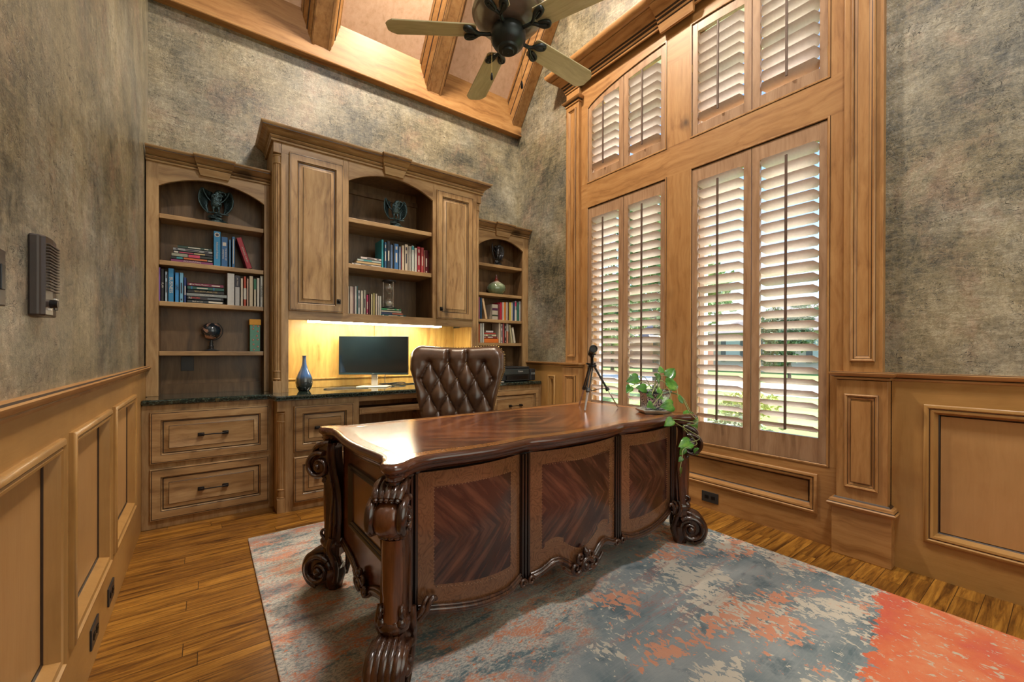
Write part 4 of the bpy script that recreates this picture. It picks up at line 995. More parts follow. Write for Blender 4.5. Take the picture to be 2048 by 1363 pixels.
for s_ in (-1, 1):
    b = MB(); b.tube(smoothpath([(s_*.24, .0, .55), (s_*.26, -.02, .60), (s_*.27, -.12, .61), (s_*.27, -.24, .60), (s_*.26, -.29, .56), (s_*.25, -.27, .47)], 5), .028, 12)
    b.obj('armrest', 'leather', parent=ch_, smooth=60)
b = MB(); b.lathe([(.028, .10), (.028, .28), (.020, .28), (.020, .40)], (0, -.27, 0), 16); b.box(-.10, .10, -.38, -.16, .385, .405)
for i in range(5):
    a = 2*PI*i/5; b.tube([(0, -.27, .13), (.28*math.cos(a), -.27+.28*math.sin(a), .075)], [.028, .018], 8)
b.obj('swivel_base', 'black', parent=ch_, smooth=40)
for i in range(5):
    a = 2*PI*i/5; c = MB(); c.lathe([(0, -.022), (.028, -.022), (.031, -.012), (.031, .012), (.028, .022), (0, .022)], (.28*math.cos(a), -.27+.28*math.sin(a), .0315), 16, axis='y'); c.obj('caster', 'blackp', parent=ch_, smooth=40)
# ================================================================== CEILING FAN
FX, FY, FZ = 1.3483, 1.8792, 2.862
fan = thing('ceiling_fan', (FX, FY, FZ), 'dark bronze five bladed ceiling fan with pale oak blades over the desk', 'ceiling fan')
b = MB(); b.lathe([(.0, -.105), (.030, -.104), (.033, -.100), (.034, -.094), (.052, -.092), (.056, -.088), (.058, -.080), (.080, -.066), (.096, -.040), (.100, -.015), (.096, .005), (.088, .020), (.075, .030), (.0, .032)], (0, 0, 0), 40)
b.ball((0, 0, -.106), .004); b.obj('switch_housing', 'fanmetal', parent=fan, smooth=35)
b = MB(); b.lathe([(.0, .030), (.085, .030), (.120, .038), (.165, .060), (.185, .080), (.188, .100), (.200, .105), (.200, .145), (.190, .160), (.150, .200), (.06, .235), (.03, .24), (0, .24)], (0, 0, 0), 44)
b.obj('motor_housing', col((.10, .075, .06), .35, .3), parent=fan, smooth=35)
b = MB(); b.tube([(0, 0, .23), (0, 0, ZT-FZ-.06)], .014, 12); b.lathe([(.02, ZT-FZ-.10), (.065, ZT-FZ-.05), (.07, ZT-FZ-.005), (0, ZT-FZ-.005)], (0, 0, 0), 24); b.obj('downrod', 'fanmetal', parent=fan, smooth=40)
for k in range(5):
    a = math.radians(146.816-72*k)
    T = Matrix.Rotation(a, 4, 'Z')
    b = MB(); ol = [(.175, -.046), (.185, -.060), (.62, -.070), (.648, -.050), (.662, -.030), (.662, .030), (.648, .050), (.62, .070), (.185, .060), (.175, .046)]
    b.prism(ol, lambda p, q, d: (p, q, d), .006, .014)
    b.xf(Matrix.Rotation(math.radians(-11), 4, 'X')); o = b.obj('blade', 'fanblade', parent=fan, bevel=.002); o.rotation_euler = (0, 0, a)
    b = MB(); b.tube([(.085, 0, -.004), (.12, 0, -.008), (.150, 0, -.006)], .010, 8)
    for s_ in (-1, 1):
        lp = smoothpath([(.145, 0, -.006), (.170, s_*.014, -.008), (.200, s_*.046, -.006), (.228, s_*.054, -.004), (.236, s_*.036, -.004), (.214, s_*.020, -.006), (.185, s_*.014, -.006)], 5)
        b.tube(lp, [.008+.003*math.sin(PI*i/(len(lp)-1)) for i in range(len(lp))], 8)
        b.tube(smoothpath([(.160, s_*.008, -.006), (.195, s_*.030, -.010), (.222, s_*.042, -.008)], 5), .007, 8)
        for q in (0, .006, .012): b.ball((.218+q, s_*.046, -.008), .004, 6, 4)
    b.xf(Matrix.Rotation(math.radians(-11), 4, 'X')); o = b.obj('blade_bracket', 'fanmetal', parent=fan, smooth=50); o.rotation_euler = (0, 0, a)
for nx_, ny_, L_ in ((-.085, .035, .20), (.055, -.055, .24)):
    b = MB(); b.tube([(nx_, ny_, -.03), (nx_, ny_, -.03-L_)], .0014, 6)
    for i in range(int(L_/.008)): b.ball((nx_, ny_, -.035-i*.008), .0022, 5, 3)
    b.obj('pull_chain', 'brass', parent=fan)
    b = MB(); b.lathe([(.002, .04), (.006, .03), (.007, .004), (.004, 0)], (nx_, ny_, -.03-L_-.04), 10); b.obj('pull_fob', 'black', parent=fan, smooth=40)
# ================================================================== THINGS ON THE COUNTER
CT = .80
v = thing('bottle_vase', (.606, 3.50, CT), 'blue glazed long necked bottle vase on the granite left of the monitor', 'vase')
b = MB(); pf = [(0, 0), (.034, 0), (.040, .004), (.055, .035), (.061, .065), (.058, .095), (.044, .130), (.027, .165), (.017, .200), (.0135, .235), (.013, .262), (.0155, .268), (.0135, .268), (.010, .262), (.009, .20)]
def glaze2():
    m, t, bb = new('two_tone_blue_glaze'); sep = t.n('ShaderNodeSeparateXYZ'); t.l(t.coord(), sep.inputs[0])
    z = t.math('ADD', sep.outputs[2], t.math('MULTIPLY', t.noise(t.coord(), 18, 3), .02))
    t.l(t.ramp(z, [(.02, (.012, .015, .02)), (.10, (.04, .05, .055)), (.125, (.03, .09, .24)), (.26, (.05, .10, .22))]), bb.inputs['Base Color']); bb.inputs['Roughness'].default_value = .12; bb.inputs['Coat Weight'].default_value = .8; return m
b.lathe(pf, (0, 0, 0), 36); b.obj('vase_body', glaze2(), parent=v, smooth=60)
mo = thing('monitor', (1.155, 3.56, CT), 'black wide computer monitor on a silver stand in front of the lit backsplash', 'monitor', rz=math.radians(-35))
b = MB(); b.box(-.292, .292, -.012, .020, .105, .432); b.obj('screen_bezel', 'blackp', parent=mo, bevel=.003)
b = MB(); b.box(-.287, .287, -.0135, -.012, .124, .428)
b.obj('screen', plain('dark_glass_screen', (.006, .012, .016), .10, coat=1), parent=mo)
b = MB(); b.box(-.289, .289, -.0150, -.0125, .107, .121); b.obj('lower_bezel', col((.03, .06, .075), .3), parent=mo)
text('DELL', .009, 'white', mo, (0, -.0155, .114), (PI/2, 0, 0), name='logo')
b = MB(); b.box(-.026, .026, .015, .035, .006, .25); b.obj('stand_column', col((.62, .60, .56), .3), parent=mo, bevel=.004)
b = MB(); b.box(-.125, .125, -.075, .10, 0, .009); b.obj('stand_base', col((.70, .66, .58), .35), parent=mo, bevel=.003)
def cable(pts, label, r=.0028):
    b = MB(); b.tube(smoothpath(pts, 6), r, 6); tag(b.obj('cable', 'blackp', smooth=60), label, 'cable', 'cables on the granite')
cable([(1.02, 3.60, .804), (.90, 3.62, .8035), (.80, 3.60, .804), (.755, 3.54, .804), (.80, 3.49, .804), (.90, 3.52, .804), (1.0, 3.50, .804), (1.08, 3.46, .8035)], 'thin dark cable looped on the granite left of the monitor stand')
cable([(1.23, 3.66, .805), (1.30, 3.70, .808), (1.36, 3.68, .812), (1.42, 3.71, .808), (1.50, 3.69, .806), (1.56, 3.72, .805), (1.62, 3.70, .804)], 'tangled black cable lying right of the monitor stand', .005)
cable([(1.25, 3.70, .815), (1.33, 3.67, .818), (1.45, 3.70, .82), (1.48, 3.66, .812), (1.40, 3.65, .806), (1.32, 3.69, .806)], 'short coiled black cable on top of the tangle', .004)
cable([(1.34, 3.76, .98), (1.32, 3.74, .90), (1.30, 3.70, .83), (1.31, 3.68, .808)], 'black cable hanging down behind the monitor', .003)
sp_ = thing('desktop_speaker', (1.66, 3.50, CT), 'small grey speaker on the granite left of the chair back', 'speaker')
MB().box(-.035, .035, -.04, .05, 0, .13).obj('cabinet', col((.10, .10, .09), .4), parent=sp_, bevel=.006)
b = MB(); b.lathe([(0, -.044), (.024, -.044), (.026, -.040), (.026, -.036), (0, -.036)], (0, 0, .075), 20, axis='y'); b.obj('driver', 'blackp', parent=sp_, smooth=40)
pr_ = thing('printer', (2.595, 3.56, CT), 'black inkjet printer on the granite in the right corner', 'printer')
b = MB(); b.box(-.215, .150, -.15, .15, .004, .130); b.box(.150, .215, -.155, .15, .004, .125); b.box(-.21, .145, -.145, .15, .130, .150); b.obj('printer_body', 'blackp', parent=pr_, bevel=.008)
b = MB(); b.box(-.185, .125, -.158, -.148, .072, .125); b.obj('front_cover', col((.035, .05, .056), .25, .3), parent=pr_, bevel=.003)
text('Canon', .024, 'white', pr_, (.015, -.159, .103), (PI/2, 0, 0), name='logo')
b = MB(); b.box(-.165, .11, -.163, -.150, .018, .060); b.obj('paper_slot', col((.005, .005, .006), .3), parent=pr_)
b = MB(); b.box(-.18, .125, -.175, -.150, .010, .018); b.obj('output_tray', 'blackp', parent=pr_, bevel=.002)
for i in range(3): b = MB(); b.box(.160+.018*i, .170+.018*i, -.158, -.154, .066, .088); b.obj('ink_window', col((.22, .25, .25), .3), parent=pr_)
pa = thing('paper_tray_unit', (2.285, 3.48, CT), 'pale edged box with a printed sheet beside the printer, half hidden by the chair', 'box')
MB().box(-.06, .075, -.08, .12, 0, .125).obj('case', col((.05, .07, .08), .4), parent=pa, bevel=.004)
MB().box(.0, .06, -.083, -.0795, .02, .095).obj('sheet', 'white', parent=pa)
ph = thing('phone', (2.345, 3.375, CT), 'small pale gadget on the granite edge in front of the printer', 'phone')
MB().box(-.035, .035, -.012, .03, 0, .009).obj('case', col((.45, .44, .42), .3), parent=ph, bevel=.003)
# ================================================================== THINGS ON THE DESK
TZ = DZ+DT
tp = thing('spotting_scope', (1.965, 1.80, TZ), 'small black spotting scope on a tripod on the desk', 'telescope')
def rel(p): return (p[0]-1.965, p[1]-1.80, p[2]-TZ)
ap = Vector((0.01, .03, .265))
for fx, fy_ in ((.025, .155), (-.150, -.062), (.130, -.080)):
    ft = Vector((fx, fy_, .0)); d = ft-ap; q = Vector((-d.y, d.x, 0)).normalized()*.009
    b = MB(); s0 = ap+Vector((d.x, d.y, 0)).normalized()*.018+Vector((0, 0, -.01)); mid = s0+(ft-s0)*.52
    for s_ in (-1, 1): b.tube([s0+q*s_, mid+q*s_*.8], .0062, 8, flat=.7)
    b.tube([mid-(ft-s0)*.02, mid+(ft-s0)*.05], .013, 8)
    b.obj('leg', 'blackp', parent=tp, smooth=40)
    b = MB()
    for s_ in (-1, 1): b.tube([mid-(ft-s0)*.05+q*s_*.5, ft+Vector((0, 0, .004))+q*s_*.25], .0034, 8)
    b.obj('lower_leg', 'chrome', parent=tp, smooth=40)
    b = MB(); b.tube([mid+(ft-s0)*.0, Vector((ap.x*.6+mid.x*.4, ap.y*.6+mid.y*.4, .118)), Vector((ap.x, ap.y, .105))], .0030, 6); b.obj('spreader_arm', 'blackp', parent=tp, smooth=40)
b = MB(); b.lathe([(.0, .255), (.020, .255), (.030, .262), (.028, .272), (.010, .280), (.009, .315), (.013, .322), (.012, .335), (0, .335)], (ap.x, ap.y, 0), 18)
for s_ in (-1, 1): b.tube([(ap.x+s_*.01, ap.y, .275), (ap.x+s_*.04, ap.y+.01, .279)], .005, 8)
b.obj('tripod_head', 'black', parent=tp, smooth=40)
dirv = Vector((-.62, -.70, .18)).normalized()   # eyepiece end points back towards the camera
q = dirv.to_track_quat('Z', 'Y').to_matrix().to_4x4(); q.translation = Vector((ap.x, ap.y, .355))
b = MB(); b.lathe([(0, -.085), (.017, -.085), (.019, -.080), (.019, -.030), (.022, -.025), (.022, .010), (.019, .015), (.019, .055), (.024, .060), (.025, .092), (.021, .094), (.019, .086), (0, .086)], (0, 0, 0), 24, mat=q)
b.obj('scope_tube', 'blackp', parent=tp, smooth=35)
b = MB(); b.tube([(ap.x, ap.y, .33), (ap.x, ap.y, .342)], .014, 10); b.tube([(ap.x-.03, ap.y, .338), (ap.x+.03, ap.y, .338)], .0045, 8); b.obj('clamp', 'black', parent=tp, smooth=40)
# plant pot
PX, PY = 2.128, 1.475
pt = thing('planter', (PX, PY, TZ), 'hexagonal blue and white porcelain planter with tray on the desk corner', 'planter', rz=math.radians(8))
def hexr(r, z, n=6, a0=0, sx=1.25): return [(r*sx*math.cos(a0+2*PI*i/n), r*math.sin(a0+2*PI*i/n), z) for i in range(n)]
def porc():
    m, t, bb = new('blue_white_porcelain'); p = t.coord()
    n = t.noise(p, 42, 3, .6, 3.0); k = t.mask(n, .50, .47)
    vo = t.n('ShaderNodeTexVoronoi'); vo.inputs['Scale'].default_value = 60; t.l(p, vo.inputs['Vector'])
    k2 = t.mask(vo.outputs['Distance'], .35, .25)
    c = t.mix(k, (.60, .64, .66), (.012, .03, .10)); c = t.mix(t.math('MULTIPLY', k2, .6), c, (.55, .60, .62))
    t.l(c, bb.inputs['Base Color']); bb.inputs['Roughness'].default_value = .12; bb.inputs['Coat Weight'].default_value = .7; return m
b = MB(); R6 = [(.062, .022), (.070, .026), (.074, .060), (.079, .105), (.088, .118), (.088, .128), (.080, .128), (.074, .112), (.070, .112)]
b.grid([hexr(r, z) for r, z in R6], 0, cu=True); b.obj('pot', porc(), parent=pt, smooth=20)
b = MB(); b.grid([hexr(r, z) for r, z in [(.089, .117), (.0895, .129), (.079, .1295)]], 0, cu=True); b.obj('rim', col((.03, .05, .06), .15, .6), parent=pt, smooth=20)
b = MB(); rr = [hexr(r, z) for r, z in [(.0, 0), (.085, 0), (.094, .006), (.103, .014), (.106, .022), (.100, .024), (.09, .016), (0, .016)]]; b.grid(rr, 0, cu=True); b.obj('tray', col((.46, .50, .49), .15, .5), parent=pt, smooth=20)
b = MB(); b.add(hexr(.073, .108), [tuple(range(6))]); b.obj('soil', col((.03, .02, .012), .9), parent=pt)
pl_ = thing('pothos_plant', (PX, PY, TZ+.108), 'trailing green pothos growing in the planter and hanging over the desk edge', 'plant')
def leafmat():
    m, t, bb = new('pothos_leaf'); n = t.noise(t.coord(), 16, 3)
    t.l(t.ramp(n, [(.35, (.025, .12, .012)), (.55, (.07, .26, .025)), (.72, (.22, .42, .06))]), bb.inputs['Base Color']); bb.inputs['Roughness'].default_value = .35
    bb.inputs['Subsurface Weight'].default_value = .0; bb.inputs['Transmission Weight'].default_value = .0; bb.inputs['Coat Weight'].default_value = .3; return m
ML = leafmat(); MS = col((.30, .36, .14), .5)
def leaf(c, d, up, L):
    d = Vector(d).normalized(); up = Vector(up); s = d.cross(up).normalized(); nrm = s.cross(d).normalized(); c = Vector(c)
    P = [(0, .0), (-.10, .28), (.05, .46), (.30, .50), (.58, .38), (.80, .20), (1.0, 0)]
    b = MB(); rows = []
    for a, w_ in P:
        row = []
        for q in (-1, -.5, 0, .5, 1): row.append(c+d*(a*L)+s*(w_*L*.92*q)+nrm*(.10*L*abs(q)*(1 if w_ > .1 else .3)-.22*L*a*a))
        rows.append(row)
    b.grid(rows, 0); b.v = [(x-PX, y-PY, z-TZ-.108) for x, y, z in b.v]
    o = b.obj('leaf', ML, parent=pl_, smooth=60); so = o.modifiers.new('solid', 'SOLIDIFY'); so.thickness = .0006; return o
def vine(pts, r=.0022):
    b = MB(); b.tube([(p[0]-PX, p[1]-PY, p[2]-TZ-.108) for p in smoothpath(pts, 6)], r, 6); b.obj('stem', MS, parent=pl_, smooth=60)
LEAVES = [((2.179, 1.47, 0.982), (2.185, 1.47, 1.033)),
 ((2.247, 1.47, 0.955), (2.312, 1.47, 1.025)),
 ((1.996, 1.5, 0.951), (1.904, 1.5, 0.934)),
 ((2.173, 1.48, 0.933), (2.103, 1.48, 0.99)),
 ((1.961, 1.42, 0.899), (1.885, 1.42, 0.914)),
 ((2.165, 1.42, 0.912), (2.286, 1.42, 0.913)),
 ((2.026, 1.38, 0.876), (2.046, 1.38, 0.92)),
 ((1.96, 1.38, 0.868), (1.897, 1.38, 0.872)),
 ((2.055, 1.38, 0.851), (2.007, 1.38, 0.854)),
 ((2.152, 1.34, 0.842), (2.235, 1.34, 0.795)),
 ((2.076, 1.33, 0.808), (1.939, 1.33, 0.808)),
 ((1.912, 1.34, 0.82), (1.807, 1.34, 0.823)),
 ((1.872, 1.2, 0.765), (1.794, 1.2, 0.718)),
 ((2.207, 1.33, 0.716), (2.348, 1.33, 0.733)),
 ((2.087, 1.27, 0.697), (2.117, 1.27, 0.666)),
 ((2.282, 1.33, 0.697), (2.325, 1.33, 0.627)),
 ((2.101, 1.24, 0.617), (2.008, 1.24, 0.602)),
 ((2.272, 1.3, 0.602), (2.24, 1.3, 0.559)),
 ((2.014, 1.22, 0.599), (1.985, 1.22, 0.555)),
 ((2.209, 1.27, 0.563), (2.219, 1.27, 0.513)),
 ((1.959, 1.21, 0.498), (2.006, 1.21, 0.448)),
 ((1.866, 1.45, 0.913), (1.814, 1.45, 0.877)),
 ((1.978, 1.21, 0.558), (1.95, 1.21, 0.536))]
rnd = random.Random(3)
for i, (a, t) in enumerate(LEAVES):
    a, t = Vector(a), Vector(t); d = t-a; L = d.length*.80
    d = d+Vector((0, (-.25 if i % 2 else .2)*d.length, 0))
    up = Vector((-.45+rnd.uniform(-.2, .2), -.75, .45+rnd.uniform(-.2, .3)))
    leaf(a, d, up, max(.028, L)*(.72 if i in (9, 10, 11, 12) else 1))
sc_ = (PX, PY, TZ+.115)
for i in range(len(LEAVES)-11): pass
for i in (0, 1, 2, 3, 4, 5, 6, 7, 8, 21):
    a = Vector(LEAVES[i][0]); c = Vector(sc_)+Vector((rnd.uniform(-.04, .04), rnd.uniform(-.03, .03), 0))
    vine([c, (c+a)/2+Vector((0, 0, .045)), a])
E0 = Vector((PX+.05, PY-.05, TZ+.12)); lip = Vector((2.20, 1.30, TZ+.012))
vine([E0, Vector((PX+.10, PY-.07, TZ+.15)), Vector(LEAVES[9][0])])
vine([Vector((PX-.02, PY-.04, TZ+.12)), Vector((PX-.02, PY-.10, TZ+.145)), Vector(LEAVES[10][0])])
vine([Vector((PX-.05, PY-.03, TZ+.12)), Vector((PX-.07, PY-.10, TZ+.13)), Vector(LEAVES[11][0])])
vine([E0, Vector((2.21, 1.36, TZ+.10)), lip, Vector((2.17, 1.235, TZ-.03)), Vector(LEAVES[12][0]), Vector((2.17, 1.225, .64)), Vector(LEAVES[16][0])])
vine([E0, Vector((2.24, 1.37, TZ+.09)), Vector((2.25, 1.33, TZ+.02)), Vector((2.25, 1.29, TZ-.05)), Vector(LEAVES[14][0]), Vector((2.19, 1.25, .60)), Vector(LEAVES[18][0]), Vector(LEAVES[22][0]), Vector(LEAVES[20][0])])
vine([E0, Vector((2.26, 1.40, TZ+.09)), Vector((2.29, 1.36, TZ)), Vector(LEAVES[13][0]), Vector((2.31, 1.32, .65)), Vector(LEAVES[15][0]), Vector(LEAVES[17][0]), Vector(LEAVES[19][0])])
# ================================================================== SHELF ORNAMENTS
def eagle(loc, s_, label, rz=0, kind=0):
    r = thing('eagle_statue', loc, label, 'statue', 'eagle statues', rz=rz)
    m = 'bronze' if kind != 2 else col((.02, .02, .022), .3, .4)
    b = MB()
    b.lathe([(0, 0), (.062*s_, 0), (.062*s_, .010*s_), (0, .012*s_)], (0, 0, 0), 20)
    rr = random.Random(5)
    rows = []
    for i in range(9):
        t = i/8; rad = (.054-.030*t+.006*math.sin(i*2.3))*s_
        rows.append([(rad*(1+.28*math.sin(j*1.9+i*1.3))*math.cos(2*PI*j/14)+.010*s_*math.sin(i), .7*rad*(1+.2*math.cos(j*2.3+i))*math.sin(2*PI*j/14), (.010+.062*t)*s_) for j in range(14)])
    b.grid(rows, 0, cu=True); b.add(rows[-1], [tuple(range(14))])
    b.obj('rock_base', m, parent=r, smooth=35)
    b = MB(); b.tube(smoothpath([(-.055*s_, -.01*s_, .074*s_), (0, -.015*s_, .078*s_), (.04*s_, -.01*s_, .074*s_), (.075*s_, -.012*s_, .074*s_)], 4), .0055*s_, 8); b.obj('branch', m, parent=r, smooth=50)
    b = MB()
    body = smoothpath([(.0, 0, .115), (.0, 0, .135), (.002, -.004, .165), (.002, -.006, .195), (.006, -.008, .218), (.018, -.014, .232), (.034, -.020, .228)], 4)
    rad = [.016, .022, .027, .030, .032, .033, .033, .032, .031, .030, .028, .026, .024, .023, .022, .021, .020, .020, .019, .018, .016, .014, .012, .010, .007]
    b.tube([p*s_ for p in body], [q*s_ for q in rad[:len(body)]], 14, flat=.95)
    b.ball((.020*s_, -.015*s_, .231*s_), .0175*s_, 12, 8, sq=(1.15, 1, .9))
    b.tube([p*s_ for p in smoothpath([(.030, -.02, .234), (.046, -.026, .230), (.056, -.030, .220), (.057, -.031, .209)], 4)], [.0085*s_*(1-.85*i/12) for i in range(13)], 8)
    for q in (-1, 1):
        b.tube([p*s_ for p in smoothpath([(q*.012, -.006, .125), (q*.017, -.012, .105), (q*.016, -.014, .088), (q*.018, -.018, .080)], 4)], [s_*v for v in [.013, .012, .011, .010, .009, .007, .0055, .005, .005, .005, .005, .005, .006]], 8)
        for t_ in (-.008, 0, .008): b.tube([(q*.018*s_, -.016*s_, .082*s_), ((q*.018+t_)*s_, -.030*s_, .077*s_)], .0032*s_, 6)
    b.tube([p*s_ for p in smoothpath([(0, .010, .125), (.0, .020, .105), (.004, .026, .090)], 4)], [.013*s_]*4+[.016*s_]*5, 8, flat=.4)
    # chest and neck feathers
    for i in range(60):
        a = rr.uniform(-1.5, 1.5); z = rr.uniform(.135, .212); x0 = .003+max(0, z-.2)*.8
        b.ball(((x0+.027*math.sin(a))*s_, (-.006-.026*math.cos(a))*s_, z*s_), .005*s_, 5, 4, sq=(1, .6, 1.7))
    b.obj('eagle_body', m, parent=r, smooth=60)
    for q in (-1, 1):
        # leading edge rises from the shoulder, arches outward and sweeps down beside the rock
        lead = smoothpath([(q*.016, .012, .158), (q*.044, .020, .180), (q*.070, .016, .222), (q*.080, .008, .250), (q*.094, -.002, .232), (q*.103, -.008, .190), (q*.100, -.008, .145), (q*.080, -.004, .105), (q*.056, .0, .080)], 5)
        inner = [p+Vector((-q*(.014+.050*math.sin(PI*i/(len(lead)-1))), .010+.050*math.sin(PI*i/(len(lead)-1)), -.006)) for i, p in enumerate(lead)]
        rows = []; K = 7
        for k in range(K+1):
            t = k/K; rows.append([(p*(1-t)+w_*t)*s_+Vector((0, .010*s_*math.sin(PI*t), .003*s_*math.sin(i*2.2)*t)) for i, (p, w_) in enumerate(zip(lead, inner))])
        b = MB(); b.grid(rows, 0); b.tube([p*s_ for p in lead], [.0050*s_]*len(lead), 8)
        for i in range(3, len(lead), 2): b.tube([lead[i]*s_, (lead[i]*.35+inner[i]*.65)*s_+Vector((0, .010*s_, 0))], [.0035*s_, .002*s_], 5)
        o = b.obj('wing', m, parent=r, smooth=60); so = o.modifiers.new('solid', 'SOLIDIFY'); so.thickness = .003*s_
    return r
eagle((.060, 3.70, 2.02), .98, 'bronze eagle statue with raised wings on the top shelf of the left bookcase')
eagle((1.325, 3.52, 2.172), .98, 'bronze eagle statue with raised wings on the top shelf of the central hutch')
eagle((2.525, 3.70, 2.02), .95, 'small black eagle statue in the corner bookcase, on its top shelf', .3, 2)
# hourglass on the stack of four books
hg = thing('hourglass', (1.285, 3.555, 1.402+.0175*4), 'hourglass with white sand on the short stack of books in the hutch', 'hourglass')
for n_, z in (('base', 0), ('cap', .232)):
    b = MB(); b.lathe([(0, 0), (.058, 0), (.060, .006), (.056, .014), (0, .014)], (0, 0, z), 26); b.obj(n_, 'blackp', parent=hg, smooth=40)
b = MB()
for i in range(3): a = 2*PI*i/3+.9; b.tube([(.049*math.cos(a), .049*math.sin(a), .012), (.049*math.cos(a), .049*math.sin(a), .234)], .0036, 8)
b.obj('rod', 'chrome', parent=hg, smooth=40)
b = MB(); gp = [(.012, .014), (.030, .022), (.041, .045), (.041, .070), (.028, .098), (.010, .115), (.005, .123), (.010, .131), (.028, .148), (.041, .176), (.041, .201), (.030, .224), (.012, .232)]
b.lathe(gp, (0, 0, 0), 26); b.obj('glass_bulb', 'bulb', parent=hg, smooth=60)
b = MB(); b.lathe([(0, .0155), (.028, .023), (.038, .045), (.037, .052), (.015, .066), (0, .069)], (0, 0, 0), 22); b.lathe([(0, .128), (.007, .131), (.012, .137), (0, .140)], (0, 0, 0), 16); b.obj('sand', 'white', parent=hg, smooth=50)
# gourd vase
gv = thing('gourd_vase', (2.512, 3.705, 1.715), 'round green and red glazed gourd vase on the second shelf of the corner bookcase', 'vase')
def gourd():
    m, t, bb = new('celadon_and_oxblood_glaze'); sep = t.n('ShaderNodeSeparateXYZ'); t.l(t.coord(), sep.inputs[0])
    z = t.math('ADD', sep.outputs[2], t.math('MULTIPLY', t.math('SUBTRACT', t.noise(t.coord((1, 1, .3)), 30, 4), .5), .05))
    c = t.ramp(t.math('MULTIPLY', z, 4), [(.30, (.17, .24, .14)), (.46, (.30, .36, .24)), (.52, (.52, .50, .42)), (.58, (.26, .03, .02)), (.80, (.12, .02, .02)), (.9, (.2, .25, .2))])
    t.l(c, bb.inputs['Base Color']); bb.inputs['Roughness'].default_value = .12; bb.inputs['Coat Weight'].default_value = .8; return m
b = MB(); b.lathe([(0, 0), (.050, 0), (.070, .008), (.098, .040), (.104, .068), (.094, .098), (.066, .120), (.040, .134), (.020, .156), (.012, .180), (.010, .200), (.014, .212), (.011, .213), (.007, .20)], (0, 0, 0), 40)
b.v = [(x*(1+.03*math.cos(math.atan2(y, x)*14)*(1 if z < .12 else 0)), y*.92*(1+.03*math.cos(math.atan2(y, x)*14)*(1 if z < .12 else 0)), z) for x, y, z in b.v]
b.obj('vase_body', gourd(), parent=gv, smooth=60)
# globe
gl = thing('desk_globe', (.033, 3.72, 1.101), 'small dark desk globe with reddish continents on the lowest shelf of the left bookcase', 'globe')
def globem():
    m, t, bb = new('dark_globe_map'); n = t.noise(t.coord(loc=(.3, .1, .2)), 16, 5, .6, .4)
    c = t.mix(t.mask(n, .52, .56), (.010, .022, .035), t.mix(t.noise(t.coord(), 40, 2), (.42, .16, .08), (.55, .42, .36)))
    t.l(c, bb.inputs['Base Color']); bb.inputs['Roughness'].default_value = .2; bb.inputs['Coat Weight'].default_value = .7; return m
b = MB(); b.ball((0, 0, .145), .060, 30, 20); b.obj('sphere', globem(), parent=gl, smooth=60)
b = MB(); b.lathe([(0, 0), (.046, 0), (.048, .004), (.030, .010), (.016, .016), (.014, .026), (.017, .034), (.011, .044), (.013, .056), (.009, .066), (.012, .082), (0, .086)], (0, 0, 0), 26); b.obj('pedestal', 'blackp', parent=gl, smooth=50)
b = MB(); b.tube([(.068*math.cos(a), -.004, .145+.068*math.sin(a)) for a in [math.radians(v) for v in range(-118, 60, 8)]], .003, 6); b.obj('meridian_arm', 'black', parent=gl, smooth=50)
# gift box
gb = thing('gift_box', (.300, 3.705, 1.101), 'tall teal patterned gift box with an orange lid', 'box')
MB().box(-.032, .032, -.030, .030, 0, .205).obj('box_body', col((.13, .34, .26), .5), parent=gb, bevel=.001)
MB().box(-.037, .037, -.035, .035, .198, .240).obj('lid', col((.72, .34, .02), .45), parent=gb, bevel=.001)
b = MB(); b2 = MB()
for i, (x, z) in enumerate([(-.012, .168), (.018, .150), (.012, .115), (-.012, .085), (.018, .088), (-.010, .052), (.018, .035), (-.008, .012), (.02, .188), (-.01, .190)]):
    b.lathe([(0, 0), (.0065, 0), (.0065, .0006), (0, .0006)], (x, -.0308, z), 10, axis='y'); b2.lathe([(0, 0), (.003, 0), (.003, .0004), (0, .0004)], (x+.002, -.0313, z+.001), 8, axis='y')
b.obj('printed_figure', col((.50, .08, .05)), parent=gb); b2.obj('printed_dot', col((.62, .58, .50)), parent=gb)
